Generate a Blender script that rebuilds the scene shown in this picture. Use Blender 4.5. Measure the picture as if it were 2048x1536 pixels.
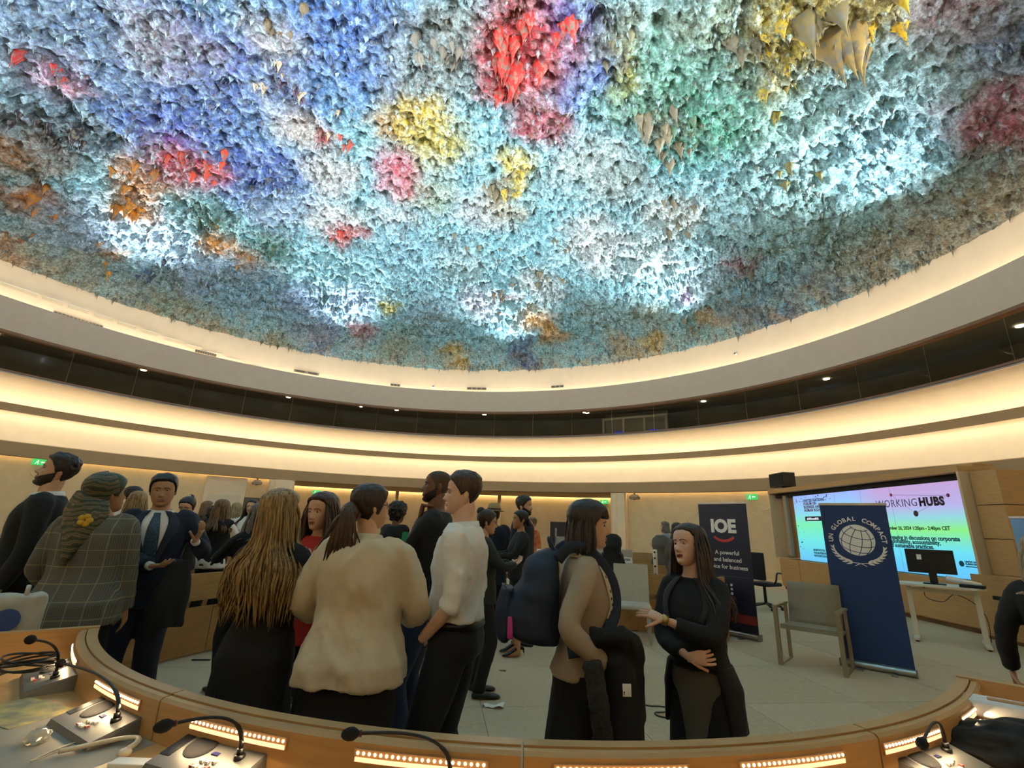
import bpy, bmesh, math, random
import numpy as np
from mathutils import Vector, Matrix, noise as mnoise

for _o in list(bpy.data.objects): bpy.data.objects.remove(_o)
scene = bpy.context.scene
COL = scene.collection
RAD = math.radians
random.seed(7); RNG = np.random.default_rng(7)

# ------------------------------------------------------------------ camera
F_PX, PITCH, ROLL, HC = 950.0, math.atan(282/950.0), RAD(2.2), 1.48
_fw = Vector((0, math.cos(PITCH), math.sin(PITCH)))
_up0 = Vector((0, -math.sin(PITCH), math.cos(PITCH)))
_rt = Vector((1,0,0))*math.cos(ROLL) + _up0*math.sin(ROLL)
_up = Vector((-1,0,0))*math.sin(ROLL) + _up0*math.cos(ROLL)
cam_data = bpy.data.cameras.new('camera'); cam = bpy.data.objects.new('camera', cam_data); COL.objects.link(cam)
cam_data.sensor_fit = 'HORIZONTAL'; cam_data.sensor_width = 36.0; cam_data.lens = 36.0*F_PX/2048.0
cam_data.clip_start = 0.05; cam_data.clip_end = 200
_m = Matrix.Identity(4)
for i in range(3):
    _m[i][0] = _rt[i]; _m[i][1] = _up[i]; _m[i][2] = -_fw[i]
_m[2][3] = HC
cam.matrix_world = _m
scene.camera = cam
# ------------------------------------------------------------------ world, exposure
world = bpy.data.worlds.new('world'); scene.world = world; world.use_nodes = True
world.node_tree.nodes['Background'].inputs[0].default_value = (1.0, .85, .65, 1)
world.node_tree.nodes['Background'].inputs[1].default_value = 0.02
vs = scene.view_settings
vs.view_transform = 'Standard'; vs.look = 'None'; vs.gamma = 1.0; vs.use_curve_mapping = False
vs.exposure = 0.36

CX, CY = -2.6, 8.2            # centre of the round room
DOME_SPOT_W = 9600.0
COVE_UP, COVE_DOWN, WALL_SLOT = 13.0, 13.0, 9.0
LED_E = 9.0
RIM_E = 7.5

def add_light(name, kind, loc, energy, color, target=None, **kw):
    d = bpy.data.lights.new(name, kind); d.energy = energy; d.color = color
    for k, v in kw.items(): setattr(d, k, v)
    o = bpy.data.objects.new(name, d); COL.objects.link(o); o.location = loc
    if target is not None:
        o.rotation_euler = (Vector(target)-Vector(loc)).to_track_quat('-Z', 'Y').to_euler()
    return o
# floodlights sunk in the pocket behind the fascia, shining up at the ceiling relief
for k in range(20):
    a = 2*math.pi*(k+.35)/20
    x, y = CX+13.72*math.cos(a), CY+13.72*math.sin(a)
    rt_, zt_, pw_ = (-1.5, 11.6, 1.25) if k % 2 == 0 else (-8.0, 10.0, 1.0)      # every other lamp reaches for the far rim
    tx, ty = CX+rt_*math.cos(a), CY+rt_*math.sin(a)
    add_light('ceiling_floodlight', 'SPOT', (x, y, 7.46), DOME_SPOT_W*pw_, (.93, .98, 1.0), (tx, ty, zt_),
              spot_size=RAD(88 if k % 2 == 0 else 62), spot_blend=1.0, shadow_soft_size=.10)

# ------------------------------------------------------------------ helpers
TMP = bpy.data.scenes.new('workshop')      # scratch scene for evaluating modifiers and text; removed at the end
def lin(c):
    return tuple((v/12.92 if v <= .04045 else ((v+.055)/1.055)**2.4) for v in c)
def hexc(h):
    h = h.lstrip('#'); return lin(tuple(int(h[i:i+2], 16)/255 for i in (0, 2, 4)))
MATS = {}
def mat(name, col, rough=.6, metal=0.0, var=0.0, vscale=8.0, bump=0.0, bscale=60.0, stretch=None, emit=None, estr=0.0, sheen=0.0, coord='Object', spec=None, col2=None):
    if name in MATS: return MATS[name]
    m = bpy.data.materials.new(name); m.use_nodes = True; nt = m.node_tree; N = nt.nodes; L = nt.links
    b = N['Principled BSDF']
    if isinstance(col, str): col = hexc(col)
    b.inputs['Base Color'].default_value = (*col, 1); b.inputs['Roughness'].default_value = rough; b.inputs['Metallic'].default_value = metal
    if spec is not None: b.inputs['Specular IOR Level'].default_value = spec
    if sheen: b.inputs['Sheen Weight'].default_value = sheen
    if emit is not None:
        if isinstance(emit, str): emit = hexc(emit)
        b.inputs['Emission Color'].default_value = (*emit, 1); b.inputs['Emission Strength'].default_value = estr
    if var or bump or col2:
        tc = N.new('ShaderNodeTexCoord'); mp = N.new('ShaderNodeMapping'); L.new(tc.outputs[coord], mp.inputs[0])
        if stretch: mp.inputs['Scale'].default_value = stretch
        if var or col2:
            n = N.new('ShaderNodeTexNoise'); n.inputs['Scale'].default_value = vscale; n.inputs['Detail'].default_value = 5
            L.new(mp.outputs[0], n.inputs['Vector'])
            r = N.new('ShaderNodeValToRGB'); L.new(n.outputs['Fac'], r.inputs[0])
            if col2:
                c2 = hexc(col2) if isinstance(col2, str) else col2
                r.color_ramp.elements[0].position = .38; r.color_ramp.elements[1].position = .62
                r.color_ramp.elements[0].color = (*col, 1); r.color_ramp.elements[1].color = (*c2, 1)
            else:
                r.color_ramp.elements[0].position = .3; r.color_ramp.elements[1].position = .7
                r.color_ramp.elements[0].color = (*[max(0, v*(1-var)) for v in col], 1)
                r.color_ramp.elements[1].color = (*[min(1, v*(1+var)) for v in col], 1)
            L.new(r.outputs[0], b.inputs['Base Color'])
        if bump:
            n2 = N.new('ShaderNodeTexNoise'); n2.inputs['Scale'].default_value = bscale; n2.inputs['Detail'].default_value = 6
            L.new(mp.outputs[0], n2.inputs['Vector'])
            bp = N.new('ShaderNodeBump'); bp.inputs['Strength'].default_value = bump; bp.inputs['Distance'].default_value = .02
            L.new(n2.outputs['Fac'], bp.inputs['Height']); L.new(bp.outputs[0], b.inputs['Normal'])
    MATS[name] = m
    return m

def tag(o, label=None, cat=None, group=None, kind=None):
    if label: o['label'] = label
    if cat: o['category'] = cat
    if group: o['group'] = group
    if kind: o['kind'] = kind
    return o
def empty(name, loc=(0,0,0), rz=0.0, label=None, cat=None, group=None):
    o = bpy.data.objects.new(name, None); COL.objects.link(o); o.location = loc; o.rotation_euler = (0,0,rz)
    o.empty_display_size = .1
    return tag(o, label, cat, group)
def link(name, me, m=None, parent=None, smooth=True):
    o = bpy.data.objects.new(name, me); COL.objects.link(o)
    if m is not None and len(me.materials) == 0: me.materials.append(m)
    if parent is not None: o.parent = parent
    if smooth and len(me.polygons): me.polygons.foreach_set('use_smooth', [True]*len(me.polygons))
    return o

class Buf:
    def __init__(s): s.v = []; s.f = []; s.n = 0
    def add(s, v, f):
        v = np.asarray(v, float); s.v.append(v); s.f += [tuple(i+s.n for i in q) for q in f]; s.n += len(v); return s
    def mesh(s, name):
        me = bpy.data.meshes.new(name); me.from_pydata(np.concatenate(s.v).tolist(), [], s.f); me.update(); return me
    def build(s, name, m, parent=None, smooth=True): return link(name, s.mesh(name), m, parent, smooth)
    def xf(s, M):
        M = np.array(M)
        s.v = [np.c_[v, np.ones(len(v))] @ M.T[:, :3] for v in s.v]; return s
    # ---- shapes
    def box(s, x0, x1, y0, y1, z0, z1):
        return s.add([(x0,y0,z0),(x1,y0,z0),(x1,y1,z0),(x0,y1,z0),(x0,y0,z1),(x1,y0,z1),(x1,y1,z1),(x0,y1,z1)],
                     [(0,3,2,1),(4,5,6,7),(0,1,5,4),(1,2,6,5),(2,3,7,6),(3,0,4,7)])
    def bbox(s, x0, x1, y0, y1, z0, z1, b=.006):          # chamfered box
        bm = bmesh.new(); bmesh.ops.create_cube(bm, size=1)
        for v in bm.verts: v.co = ((x0+x1)/2+v.co.x*(x1-x0), (y0+y1)/2+v.co.y*(y1-y0), (z0+z1)/2+v.co.z*(z1-z0))
        bmesh.ops.bevel(bm, geom=bm.edges[:], offset=b, segments=2, affect='EDGES', profile=.6)
        bm.verts.index_update(); s.add([tuple(v.co) for v in bm.verts], [[v.index for v in f.verts] for f in bm.faces]); bm.free(); return s
    def loft(s, rings, caps=True, closed=True):
        k = len(rings[0]); f = []
        for i in range(len(rings)-1):
            for j in range(k if closed else k-1):
                a, b2 = i*k+j, i*k+(j+1) % k; f.append((a, b2, b2+k, a+k))
        if caps:
            f.append(tuple(range(k-1, -1, -1))); f.append(tuple((len(rings)-1)*k+j for j in range(k)))
        return s.add(np.concatenate([np.asarray(r, float) for r in rings]), f)
    def tube(s, path, rad, n=8, flat=1.0, up=(0,0,1), caps=True):
        P = [np.asarray(p, float) for p in path]
        if np.isscalar(rad): rad = [rad]*len(P)
        rings = []; up = np.asarray(up, float); prev = None
        for i, p in enumerate(P):
            t = P[min(i+1, len(P)-1)]-P[max(i-1, 0)]; t = t/(np.linalg.norm(t)+1e-9)
            if prev is None:
                u = np.cross(t, up)
                if np.linalg.norm(u) < 1e-3: u = np.cross(t, (0,1,.01))
            else: u = prev-t*(prev@t)
            u /= np.linalg.norm(u); prev = u; w = np.cross(t, u)
            rx, ry = (rad[i], rad[i]*flat) if np.isscalar(rad[i]) else rad[i]
            a = np.linspace(0, 2*np.pi, n, endpoint=False)
            rings.append(p+np.outer(np.cos(a)*rx, u)+np.outer(np.sin(a)*ry, w))
        return s.loft(rings, caps)
    def ball(s, c, r, n=12, m=8, M=None):
        r = np.array([r]*3 if np.isscalar(r) else r, float); rings = []
        for i in range(m+1):
            t = np.pi*i/m; rr = max(np.sin(t), 1e-4); a = np.linspace(0, 2*np.pi, n, endpoint=False)
            q = np.c_[np.cos(a)*rr, np.sin(a)*rr, np.full(n, -np.cos(t))]*r
            if M is not None: q = q @ np.array(M).T
            rings.append(q+np.asarray(c, float))
        return s.loft(rings, True)
    def cyl(s, c, r, h, n=20, r2=None):
        r2 = r if r2 is None else r2; a = np.linspace(0, 2*np.pi, n, endpoint=False)
        return s.loft([np.c_[c[0]+np.cos(a)*r, c[1]+np.sin(a)*r, np.full(n, c[2])], np.c_[c[0]+np.cos(a)*r2, c[1]+np.sin(a)*r2, np.full(n, c[2]+h)]])
    def prism(s, poly, z0, z1):
        k = len(poly)
        return s.add([(x, y, z0) for x, y in poly]+[(x, y, z1) for x, y in poly],
                     [tuple(range(k-1, -1, -1)), tuple(range(k, 2*k))]+[(i, (i+1) % k, (i+1) % k+k, i+k) for i in range(k)])
    def lathe(s, prof, a0=0, a1=2*math.pi, n=160, c=None, close=False):
        cx, cy = c if c is not None else (CX, CY); full = abs(a1-a0-2*math.pi) < 1e-6
        A = np.linspace(a0, a1, n, endpoint=not full)
        rings = [np.array([(cx+r*math.cos(a), cy+r*math.sin(a), z) for r, z in prof]) for a in A]
        k = len(prof); m = len(A); f = []
        for i in range(m if full else m-1):
            for j in range(k if close else k-1):
                a, b = i*k+j, i*k+(j+1) % k; c2, d = ((i+1) % m)*k+(j+1) % k, ((i+1) % m)*k+j
                f.append((a, b, c2, d))
        if close and not full: f += [tuple(range(k)), tuple(range((m-1)*k+k-1, (m-1)*k-1, -1))]
        return s.add(np.concatenate(rings), f)
def shade_flat(o): o.data.polygons.foreach_set('use_smooth', [False]*len(o.data.polygons)); return o
def sharp(o, deg=35):
    me = o.data; me.polygons.foreach_set('use_smooth', [True]*len(me.polygons)); me.set_sharp_from_angle(angle=RAD(deg)); return o
def text_mesh(txt, size=.1, align='CENTER', ext=.0012, bold=0.0, spacing=1.0):
    cu = bpy.data.curves.new('txt', 'FONT'); cu.body = txt; cu.size = size; cu.align_x = align; cu.extrude = ext; cu.offset = bold; cu.space_character = spacing
    cu.resolution_u = 3
    o = bpy.data.objects.new('txt', cu); TMP.collection.objects.link(o); TMP.view_layers[0].update(); dg = TMP.view_layers[0].depsgraph
    me = bpy.data.meshes.new_from_object(o.evaluated_get(dg))
    bpy.data.objects.remove(o); me.materials.clear(); return me
def text(name, txt, size, M, m, parent, **kw):
    me = text_mesh(txt, size, **kw); me.transform(M); return link(name, me, m, parent, smooth=False)

# ------------------------------------------------------------------ materials of the setting
M_PLASTER = mat('cream_plaster', '#cbb48c', .8, var=.07, vscale=2.2, bump=.35, bscale=9)
M_CREAM = mat('cream_paint', '#dcc8a6', .75, var=.03, vscale=3, bump=.05, bscale=40)
M_RIM = mat('warm_lit_cream_paint', '#f0d8b6', .75, var=.03, vscale=3)  # cream paint lightened and tinted for the warm cove light on it
M_FASCIA = mat('grey_fascia', '#b5a592', .8, var=.03, vscale=4)
M_SOFFIT = mat('taupe_soffit', '#a48a66', .85, var=.04, vscale=3)
M_WOOD = mat('oak_veneer', '#b08550', .45, var=.14, vscale=5, bump=.05, bscale=60, stretch=(1.0, 1.0, 9.0))
M_WOODH = mat('oak_veneer_horizontal', '#b48a55', .42, var=.12, vscale=4, bump=.05, bscale=60, stretch=(1.2, 1.2, 14.0))
M_WOODD = mat('brown_wood_rail', '#6d4a2c', .5, var=.15, vscale=4)
M_CARPET = mat('grey_carpet', '#bda88a', .95, var=.07, vscale=30, bump=.25, bscale=260)
M_CARPET2 = mat('grey_carpet_worn', '#b7a284', .95, var=.08, vscale=22, bump=.25, bscale=260)
M_JOINT = mat('dark_joint', '#6a6358', .95)
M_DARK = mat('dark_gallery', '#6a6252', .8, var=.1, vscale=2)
M_BLACK = mat('black_plastic', '#0d0d0e', .4)
M_BLACKM = mat('matte_black', '#111112', .8)
M_GREYM = mat('grey_metal', '#8f8d88', .35, .8)
M_SILVER = mat('silver_metal', '#b9b7b2', .28, .9)
M_WHITE = mat('white_plastic', '#d8d6cf', .5)
M_PAPER = mat('white_paper', '#e6e4de', .8, var=.02, vscale=20)
M_COVE = mat('warm_cove_strip', '#fff0cf', .5, emit=(1.0, .91, .74), estr=COVE_UP)
M_COVED = mat('warm_cove_strip_down', '#fff0cf', .5, emit=(1.0, .91, .74), estr=COVE_DOWN)
M_SLOT = mat('warm_wall_slot_strip', '#ffe9b8', .5, emit=(1.0, .78, .42), estr=WALL_SLOT)
M_LED = mat('warm_led', '#fff2d4', .5, emit=(1.0, .78, .46), estr=LED_E)
M_DOWN = mat('gallery_downlight', '#fff6e0', .5, emit=(1.0, .88, .66), estr=30)

def st(name, buf, m, smooth=True, parent=None):
    o = buf.build(name, m, parent, smooth)
    if parent is None: o['kind'] = 'structure'
    return o

# ------------------------------------------------------------------ floor with its carpet tiles
a = np.linspace(0, 2*np.pi, 96, endpoint=False)
b = Buf(); b.prism([(CX+18.6*math.cos(t), CY+18.6*math.sin(t)) for t in a], -.06, -.004)
floor = st('floor', b, M_JOINT, False)
TS = 1.2
tb = Buf().box(-TS/2+.0025, TS/2-.0025, -TS/2+.0025, TS/2-.0025, -.004, .0)
tile_me = tb.mesh('carpet_tile'); tile_me.materials.append(M_CARPET)
tile_me2 = tile_me.copy(); tile_me2.materials.clear(); tile_me2.materials.append(M_CARPET2)
far_tiles = Buf(); ang = RAD(8)
for i in range(-16, 17):
    for j in range(-16, 17):
        lx, ly = (i+.33)*TS, (j+.2)*TS
        x, y = lx*math.cos(ang)-ly*math.sin(ang), 5+lx*math.sin(ang)+ly*math.cos(ang)
        if math.hypot(x-CX, y-CY) > 17.4: continue
        if math.hypot(x-1, y-6) < 6.2 and y > .5:
            o = link('carpet_tile', tile_me if random.random() < .6 else tile_me2, None, floor, False)
            o.location = (x, y, 0); o.rotation_euler = (0, 0, ang)
        else:
            q = Buf().box(-TS/2, TS/2, -TS/2, TS/2, -.004, 0).xf(Matrix.Translation((x, y, 0)) @ Matrix.Rotation(ang, 4, 'Z'))
            far_tiles.add(q.v[0], q.f)
o = far_tiles.build('carpet', M_CARPET, floor, False); o['kind'] = 'stuff'

# ------------------------------------------------------------------ walls, coves, gallery
# azimuth of the recess in the far wall (seen between the two pillars)
RA0, RA1 = RAD(60.0), RAD(120.3)
b = Buf(); b.lathe([(15.4, 0), (15.4, 3.02)], RA1, RA0+2*math.pi, 150)
wall_back = st('wall_back', b, M_PLASTER)
b = Buf(); b.lathe([(18.2, 0), (18.2, 2.98)], RA0-.02, RA1+.02, 60)
st('wall_recess', b, M_PLASTER)
for nm, aa in (('wall_recess_left', RA1), ('wall_recess_right', RA0)):
    b = Buf(); e = .012
    p = [(CX+r*math.cos(t), CY+r*math.sin(t)) for r, t in ((15.0, aa-e), (18.25, aa-e), (18.25, aa+e), (15.0, aa+e))]
    b.prism(p, 0, 3.0); st(nm, b, M_CREAM, False)
b = Buf(); b.lathe([(15.25, 3.0), (18.0, 3.0), (18.0, 3.04), (15.25, 3.04)], RA0-.01, RA1+.01, 40, close=True)
st('ceiling_recess', b, M_SOFFIT, False)
b = Buf(); b.lathe([(18.02, 3.05), (18.18, 3.05), (18.18, 3.12), (18.02, 3.12)], RA0, RA1, 40, close=True)
st('trim_recess_light', b, M_SLOT, False)
# soffit fascia below the lower cove, light slot between it and the wall
b = Buf(); b.lathe([(15.26, 3.24), (15.26, 3.02), (15.0, 3.02), (14.96, 3.44), (15.06, 3.47)])
sharp(st('ceiling_soffit', b, M_SOFFIT))
b = Buf(); b.lathe([(15.285, 3.17), (15.37, 3.17), (15.37, 3.20), (15.285, 3.20)], close=True)
st('trim_wall_light', b, M_SLOT, False)
b = Buf(); b.lathe([(15.26, 3.24), (15.42, 3.24)]); st('trim_slot_cover', b, M_SOFFIT)
b = Buf(); b.lathe([(15.06, 3.47), (15.2, 3.6), (15.32, 3.8), (15.4, 4.1), (15.42, 4.5)], n=200)
st('wall_lower_band', b, M_CREAM)
b = Buf(); b.lathe([(15.44, 4.47), (15.06, 4.47), (15.02, 4.38), (14.98, 4.38), (14.98, 4.63), (15.02, 4.63), (15.06, 4.53), (15.44, 4.53)], n=200)
sharp(st('trim_cove_ledge', b, M_SOFFIT))
b = Buf(); b.lathe([(15.10, 4.445), (15.18, 4.445), (15.18, 4.465), (15.10, 4.465)], n=200, close=True); st('trim_cove_light_lower', b, M_COVED, False)
b = Buf(); b.lathe([(15.10, 4.535), (15.18, 4.535), (15.18, 4.555), (15.10, 4.555)], n=200, close=True); st('trim_cove_light_upper', b, M_COVE, False)
b = Buf(); b.lathe([(15.42, 4.5), (15.4, 4.75), (15.28, 5.0), (15.0, 5.18), (14.6, 5.3), (14.12, 5.36)], n=200)
st('wall_upper_band', b, M_CREAM)
b = Buf(); b.lathe([(14.12, 5.36), (14.04, 5.36), (14.04, 5.40), (14.12, 5.40)], n=200, close=True); st('trim_gallery_edge', b, M_SILVER)
b = Buf(); b.lathe([(14.16, 5.40), (14.02, 5.40), (14.02, 5.46), (14.16, 5.46)], n=200, close=True); sharp(st('trim_gallery_rail', b, M_WOODD))
# gallery behind the glass
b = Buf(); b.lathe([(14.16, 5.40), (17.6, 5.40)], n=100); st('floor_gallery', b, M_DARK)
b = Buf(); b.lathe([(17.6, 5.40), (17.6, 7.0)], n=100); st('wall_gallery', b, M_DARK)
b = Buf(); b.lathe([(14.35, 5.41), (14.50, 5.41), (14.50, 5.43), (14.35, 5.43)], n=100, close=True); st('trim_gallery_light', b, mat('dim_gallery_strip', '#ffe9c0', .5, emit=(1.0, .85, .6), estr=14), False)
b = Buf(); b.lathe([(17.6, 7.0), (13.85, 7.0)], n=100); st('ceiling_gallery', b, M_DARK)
gl = bpy.data.materials.new('gallery_glass'); gl.use_nodes = True; nt = gl.node_tree; N = nt.nodes; L = nt.links
pb = N['Principled BSDF']; pb.inputs['Base Color'].default_value = (.02,.02,.018,1); pb.inputs['Roughness'].default_value = .03
tr = N.new('ShaderNodeBsdfTransparent'); tr.inputs[0].default_value = (.72,.72,.66,1); mx = N.new('ShaderNodeMixShader'); mx.inputs[0].default_value = .22
L.new(tr.outputs[0], mx.inputs[1]); L.new(pb.outputs[0], mx.inputs[2]); L.new(mx.outputs[0], N['Material Output'].inputs[0])
NP = 48
for k in range(NP):
    a0, a1 = 2*math.pi*(k+.006)/NP, 2*math.pi*(k+.994)/NP
    b = Buf(); b.lathe([(14.085, 5.46), (14.085, 6.56), (14.095, 6.56), (14.095, 5.46)], a0, a1, 6, close=True)
    o = st('window_%d' % (k+1), b, gl)
b = Buf(); b.lathe([(14.12, 6.58), (13.80, 6.58), (13.78, 6.49), (13.84, 6.49), (14.12, 6.52)], n=200, close=True); sharp(st('trim_fascia_edge', b, M_WOODD))
b = Buf(); b.lathe([(13.80, 6.58), (13.62, 7.50), (13.66, 7.52), (13.72, 7.36), (14.0, 7.36), (14.06, 7.6), (14.08, 8.2), (14.03, 9.0)], n=220)
o = st('wall_fascia', b, M_FASCIA)
o.data.materials.append(M_RIM)
for p in o.data.polygons:
    if p.index % 7 >= 2: p.material_index = 1
sharp(o, 40)
b = Buf(); b.lathe([(13.82, 7.375), (13.92, 7.375), (13.92, 7.39), (13.82, 7.39)], n=200, close=True); st('added_rim_light', b, mat('added_rim_strip', '#fff4e2', .5, emit=(1.0, .95, .86), estr=RIM_E), False)  # hidden glowing ring added to brighten the dome rim and cream band
# downlights in the gallery ceiling, one by one
dl = Buf().cyl((0,0,0), .10, .02, 14).mesh('downlight'); dl.materials.append(M_DOWN)
for k in range(40):
    aa = 2*math.pi*(k+.4)/40 + random.uniform(-.03, .03)
    o = link('gallery_downlight', dl, None, None, False); o.location = (CX+(15.0+1.2*(k % 2))*math.cos(aa), CY+(15.0+1.2*(k % 2))*math.sin(aa), 6.97)
    tag(o, 'small round downlight in the dark gallery ceiling behind the curved glass', 'downlight', 'gallery downlights')

# ------------------------------------------------------------------ ceiling: a rough dome of coloured plaster drips
DR, DZ, DRISE = 14.05, 8.72, 3.4
def dome_z(r): return DZ+DRISE*max(0.0, 1-(r/DR)**2)**.8 if r < DR else DZ
def dome_xyz(px, py):      # ceiling point seen at a pixel of the 2048x1536 frame
    u, v = px-1024, 768-py
    d = _rt*(u/F_PX)+_up*(v/F_PX)+_fw
    t = 6.0
    for _ in range(60):
        p = d*t; r = math.hypot(p.x-CX, p.y-CY)
        t += (dome_z(min(r, DR-.05))-(p.z+HC))/max(d.z, .1)*.5
    return d*t
PATCH = [  # colour fields: pixel, radius in metres, colour
 (420,110,1.7,'#3c3f9a'),(330,240,1.4,'#4f57b0'),(520,330,1.5,'#4450a8'),(200,60,1.6,'#6a7fae'),(60,60,1.5,'#8797b2'),(700,60,1.5,'#4b66b8'),(620,170,1.0,'#5f7fc0'),
 (560,90,.8,'#d9cfca'),(600,230,.7,'#d8c9bd'),(650,330,.7,'#d9d4d4'),(660,420,.8,'#dfe2e6'),(590,160,.45,'#3a1f5a'),
 (110,235,.9,'#241a30'),(165,260,.6,'#20202c'),(100,120,.55,'#b3262a'),(140,150,.4,'#b82a2a'),(370,315,.75,'#cf3a22'),(430,330,.55,'#d2401f'),(290,350,.8,'#c07a24'),(270,410,.6,'#c8811f'),(70,395,.6,'#c2761f'),
 (330,80,1.0,'#bfae98'),(40,290,.7,'#c08448'),(430,480,.6,'#d08a2c'),(420,425,.7,'#2f5a3e'),(540,480,.7,'#2c5f44'),(500,520,.6,'#cf8f3a'),(690,465,.6,'#d43a28'),(660,270,.4,'#b83328'),
 (40,500,.5,'#b8762a'),(210,500,.4,'#c98a30'),(300,560,1.3,'#8fa9b8'),(120,540,1.2,'#8a9388'),(330,600,1.0,'#7d8a6a'),(420,660,.9,'#8a8a6c'),(550,690,.7,'#8f8f70'),
 (830,225,1.0,'#d8b52c'),(880,280,.8,'#cdbb55'),(770,240,.5,'#a8793c'),(810,340,.8,'#c4475a'),(790,430,.8,'#c8d6e0'),(860,380,.8,'#a9b5a0'),
 (820,100,1.0,'#9aa19a'),(900,60,.9,'#8d8a84'),(1060,70,1.1,'#cf2a26'),(1020,120,.7,'#d32b26'),(1000,170,.5,'#b82322'),(1080,235,.7,'#b3303c'),(1150,30,.55,'#3a49c0'),(1155,160,.7,'#5f70c4'),
 (1200,60,.8,'#6f7682'),(1240,90,.7,'#9a9450'),(1260,40,.7,'#8f9a86'),(1280,200,.8,'#7ea48c'),(1420,230,1.3,'#4f9a76'),(1340,150,.9,'#6fa58c'),(1250,150,.4,'#c8bc40'),(1330,250,.5,'#8b8470'),
 (1560,60,.8,'#d8bc2a'),(1570,150,.5,'#c8b034'),(1700,30,.9,'#e0b818'),(1660,50,.6,'#a08a5c'),(1500,80,.7,'#7d7a62'),(1430,40,.9,'#8f9a7a'),(1540,225,.9,'#a9d6c4'),(1560,280,.8,'#b0d6dc'),
 (1680,200,1.6,'#a2c4c8'),(1800,110,1.4,'#a9cdd2'),(1780,280,1.6,'#93c4da'),(1900,30,.8,'#b86a70'),(1960,215,.8,'#b8404a'),(2030,250,.8,'#a8363c'),(1930,140,1.0,'#9aa0a6'),(2000,90,.6,'#6a6fae'),
 (1900,330,1.2,'#6f8478'),(1980,380,1.0,'#8d7a5c'),(1850,440,1.0,'#8f8064'),(1700,480,1.2,'#7f9388'),(1600,400,1.4,'#9dc0c0'),(1500,470,1.3,'#a3c6cc'),(1640,560,.8,'#727c86'),(1760,500,.8,'#9a8c72'),
 (1030,345,.6,'#d0b830'),(1000,400,.7,'#b0a484'),(1180,330,1.0,'#b9c4c4'),(1250,350,.8,'#8a948e'),(960,420,.8,'#ccd4dc'),(1190,480,1.0,'#dfe4e8'),(1350,420,.8,'#c8ccc8'),(1300,500,1.0,'#c8dce2'),
 (1400,560,.9,'#a4bcc8'),(1480,520,.5,'#a85a66'),(1370,580,.4,'#8a4a8a'),(1080,630,.7,'#d29a34'),(1100,660,.5,'#d6a040'),(960,600,.8,'#c9cce0'),(1015,590,.35,'#6a4a4a'),(1040,690,.6,'#33407a'),(1050,720,.5,'#3a3f88'),
 (900,700,.6,'#c0a850'),(920,725,.4,'#cfa838'),(800,690,.8,'#8f9a88'),(860,620,1.0,'#a2c6dc'),(700,600,1.0,'#a4bede'),(720,650,.6,'#b8808a'),(780,610,.35,'#cfc050'),(600,600,.9,'#90a8d0'),(640,670,.8,'#8087ae'),(500,570,1.2,'#9ac0e0'),(400,540,1.0,'#a2b8d8'),
 (1200,620,.9,'#a8ccd8'),(1300,620,.8,'#a8b4aa'),(1400,640,.6,'#5a8a8c'),(1430,630,.4,'#b8904a'),(1250,690,.7,'#b8a888'),(1310,680,.5,'#c8a850'),(1500,620,.9,'#6f8090'),(1560,620,.6,'#5a6a92'),
 (160,440,1.0,'#a9bcd8'),(320,470,1.0,'#b4cce4'),(820,500,1.1,'#94c2d8'),(920,520,.9,'#a4c0c8'),(1080,560,.8,'#c4d0d4'),(560,420,.9,'#9fb4d0'),
]
PX = np.array([list(dome_xyz(p[0], p[1]))[:2] for p in PATCH]); PR = np.array([p[2] for p in PATCH]); PC = np.array([hexc(p[3]) for p in PATCH])
BASEC = np.array(hexc('#98cbdc'))
def vnoise(P, seed=0.0):
    return np.array([mnoise.noise(Vector((p[0]+seed, p[1]-seed, p[2] if len(p) > 2 else seed))) for p in P])
def patch_colour(XY):
    W = XY+np.c_[vnoise(XY*.9, 3.1), vnoise(XY*.9, 17.7)]*.55+np.c_[vnoise(XY*2.7, 5.3), vnoise(XY*2.7, 27.7)]*.25
    D2 = ((W[:, None, :]-PX[None])**2).sum(2)
    g = np.exp(-D2/(PR[None]**2*.55))
    wsum = g.sum(1)
    c = (g[:, :, None]*PC[None]).sum(1)+.14*BASEC[None]
    return c/(wsum+.14)[:, None]
G = 430; gx = np.linspace(-DR-.25, DR+.25, G)
XX, YY = np.meshgrid(gx, gx); RR = np.hypot(XX, YY); inside = RR < DR+.2
idx = -np.ones(RR.shape, int); idx[inside] = np.arange(inside.sum())
xs, ys, rr = XX[inside]+CX, YY[inside]+CY, RR[inside]
zz = DZ+DRISE*np.maximum(0, 1-(rr/DR)**2)**.8
P2 = np.c_[xs, ys]
lump = vnoise(P2*1.3, 1.0)*.16+vnoise(P2*3.1, 9.0)*.13
crust = np.abs(vnoise(P2*5.5, 4.0))*.20+np.maximum(0, vnoise(P2*8.5, 12.0))*.17
edge = np.clip((DR+.1-rr)/.5, .25, 1)
zz = zz-(lump+crust+.10)*edge
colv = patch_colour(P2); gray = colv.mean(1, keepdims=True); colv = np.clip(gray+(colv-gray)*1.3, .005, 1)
sp = vnoise(P2*7.5, 21.0); sp2 = vnoise(P2*3.0, 33.0)
pale = np.array(hexc('#bfe3ee'))
k = np.clip((sp+.12+sp2*.3)*2.2, 0, 1)[:, None]*.40
colv = colv*(1-k)+pale*k
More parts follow.
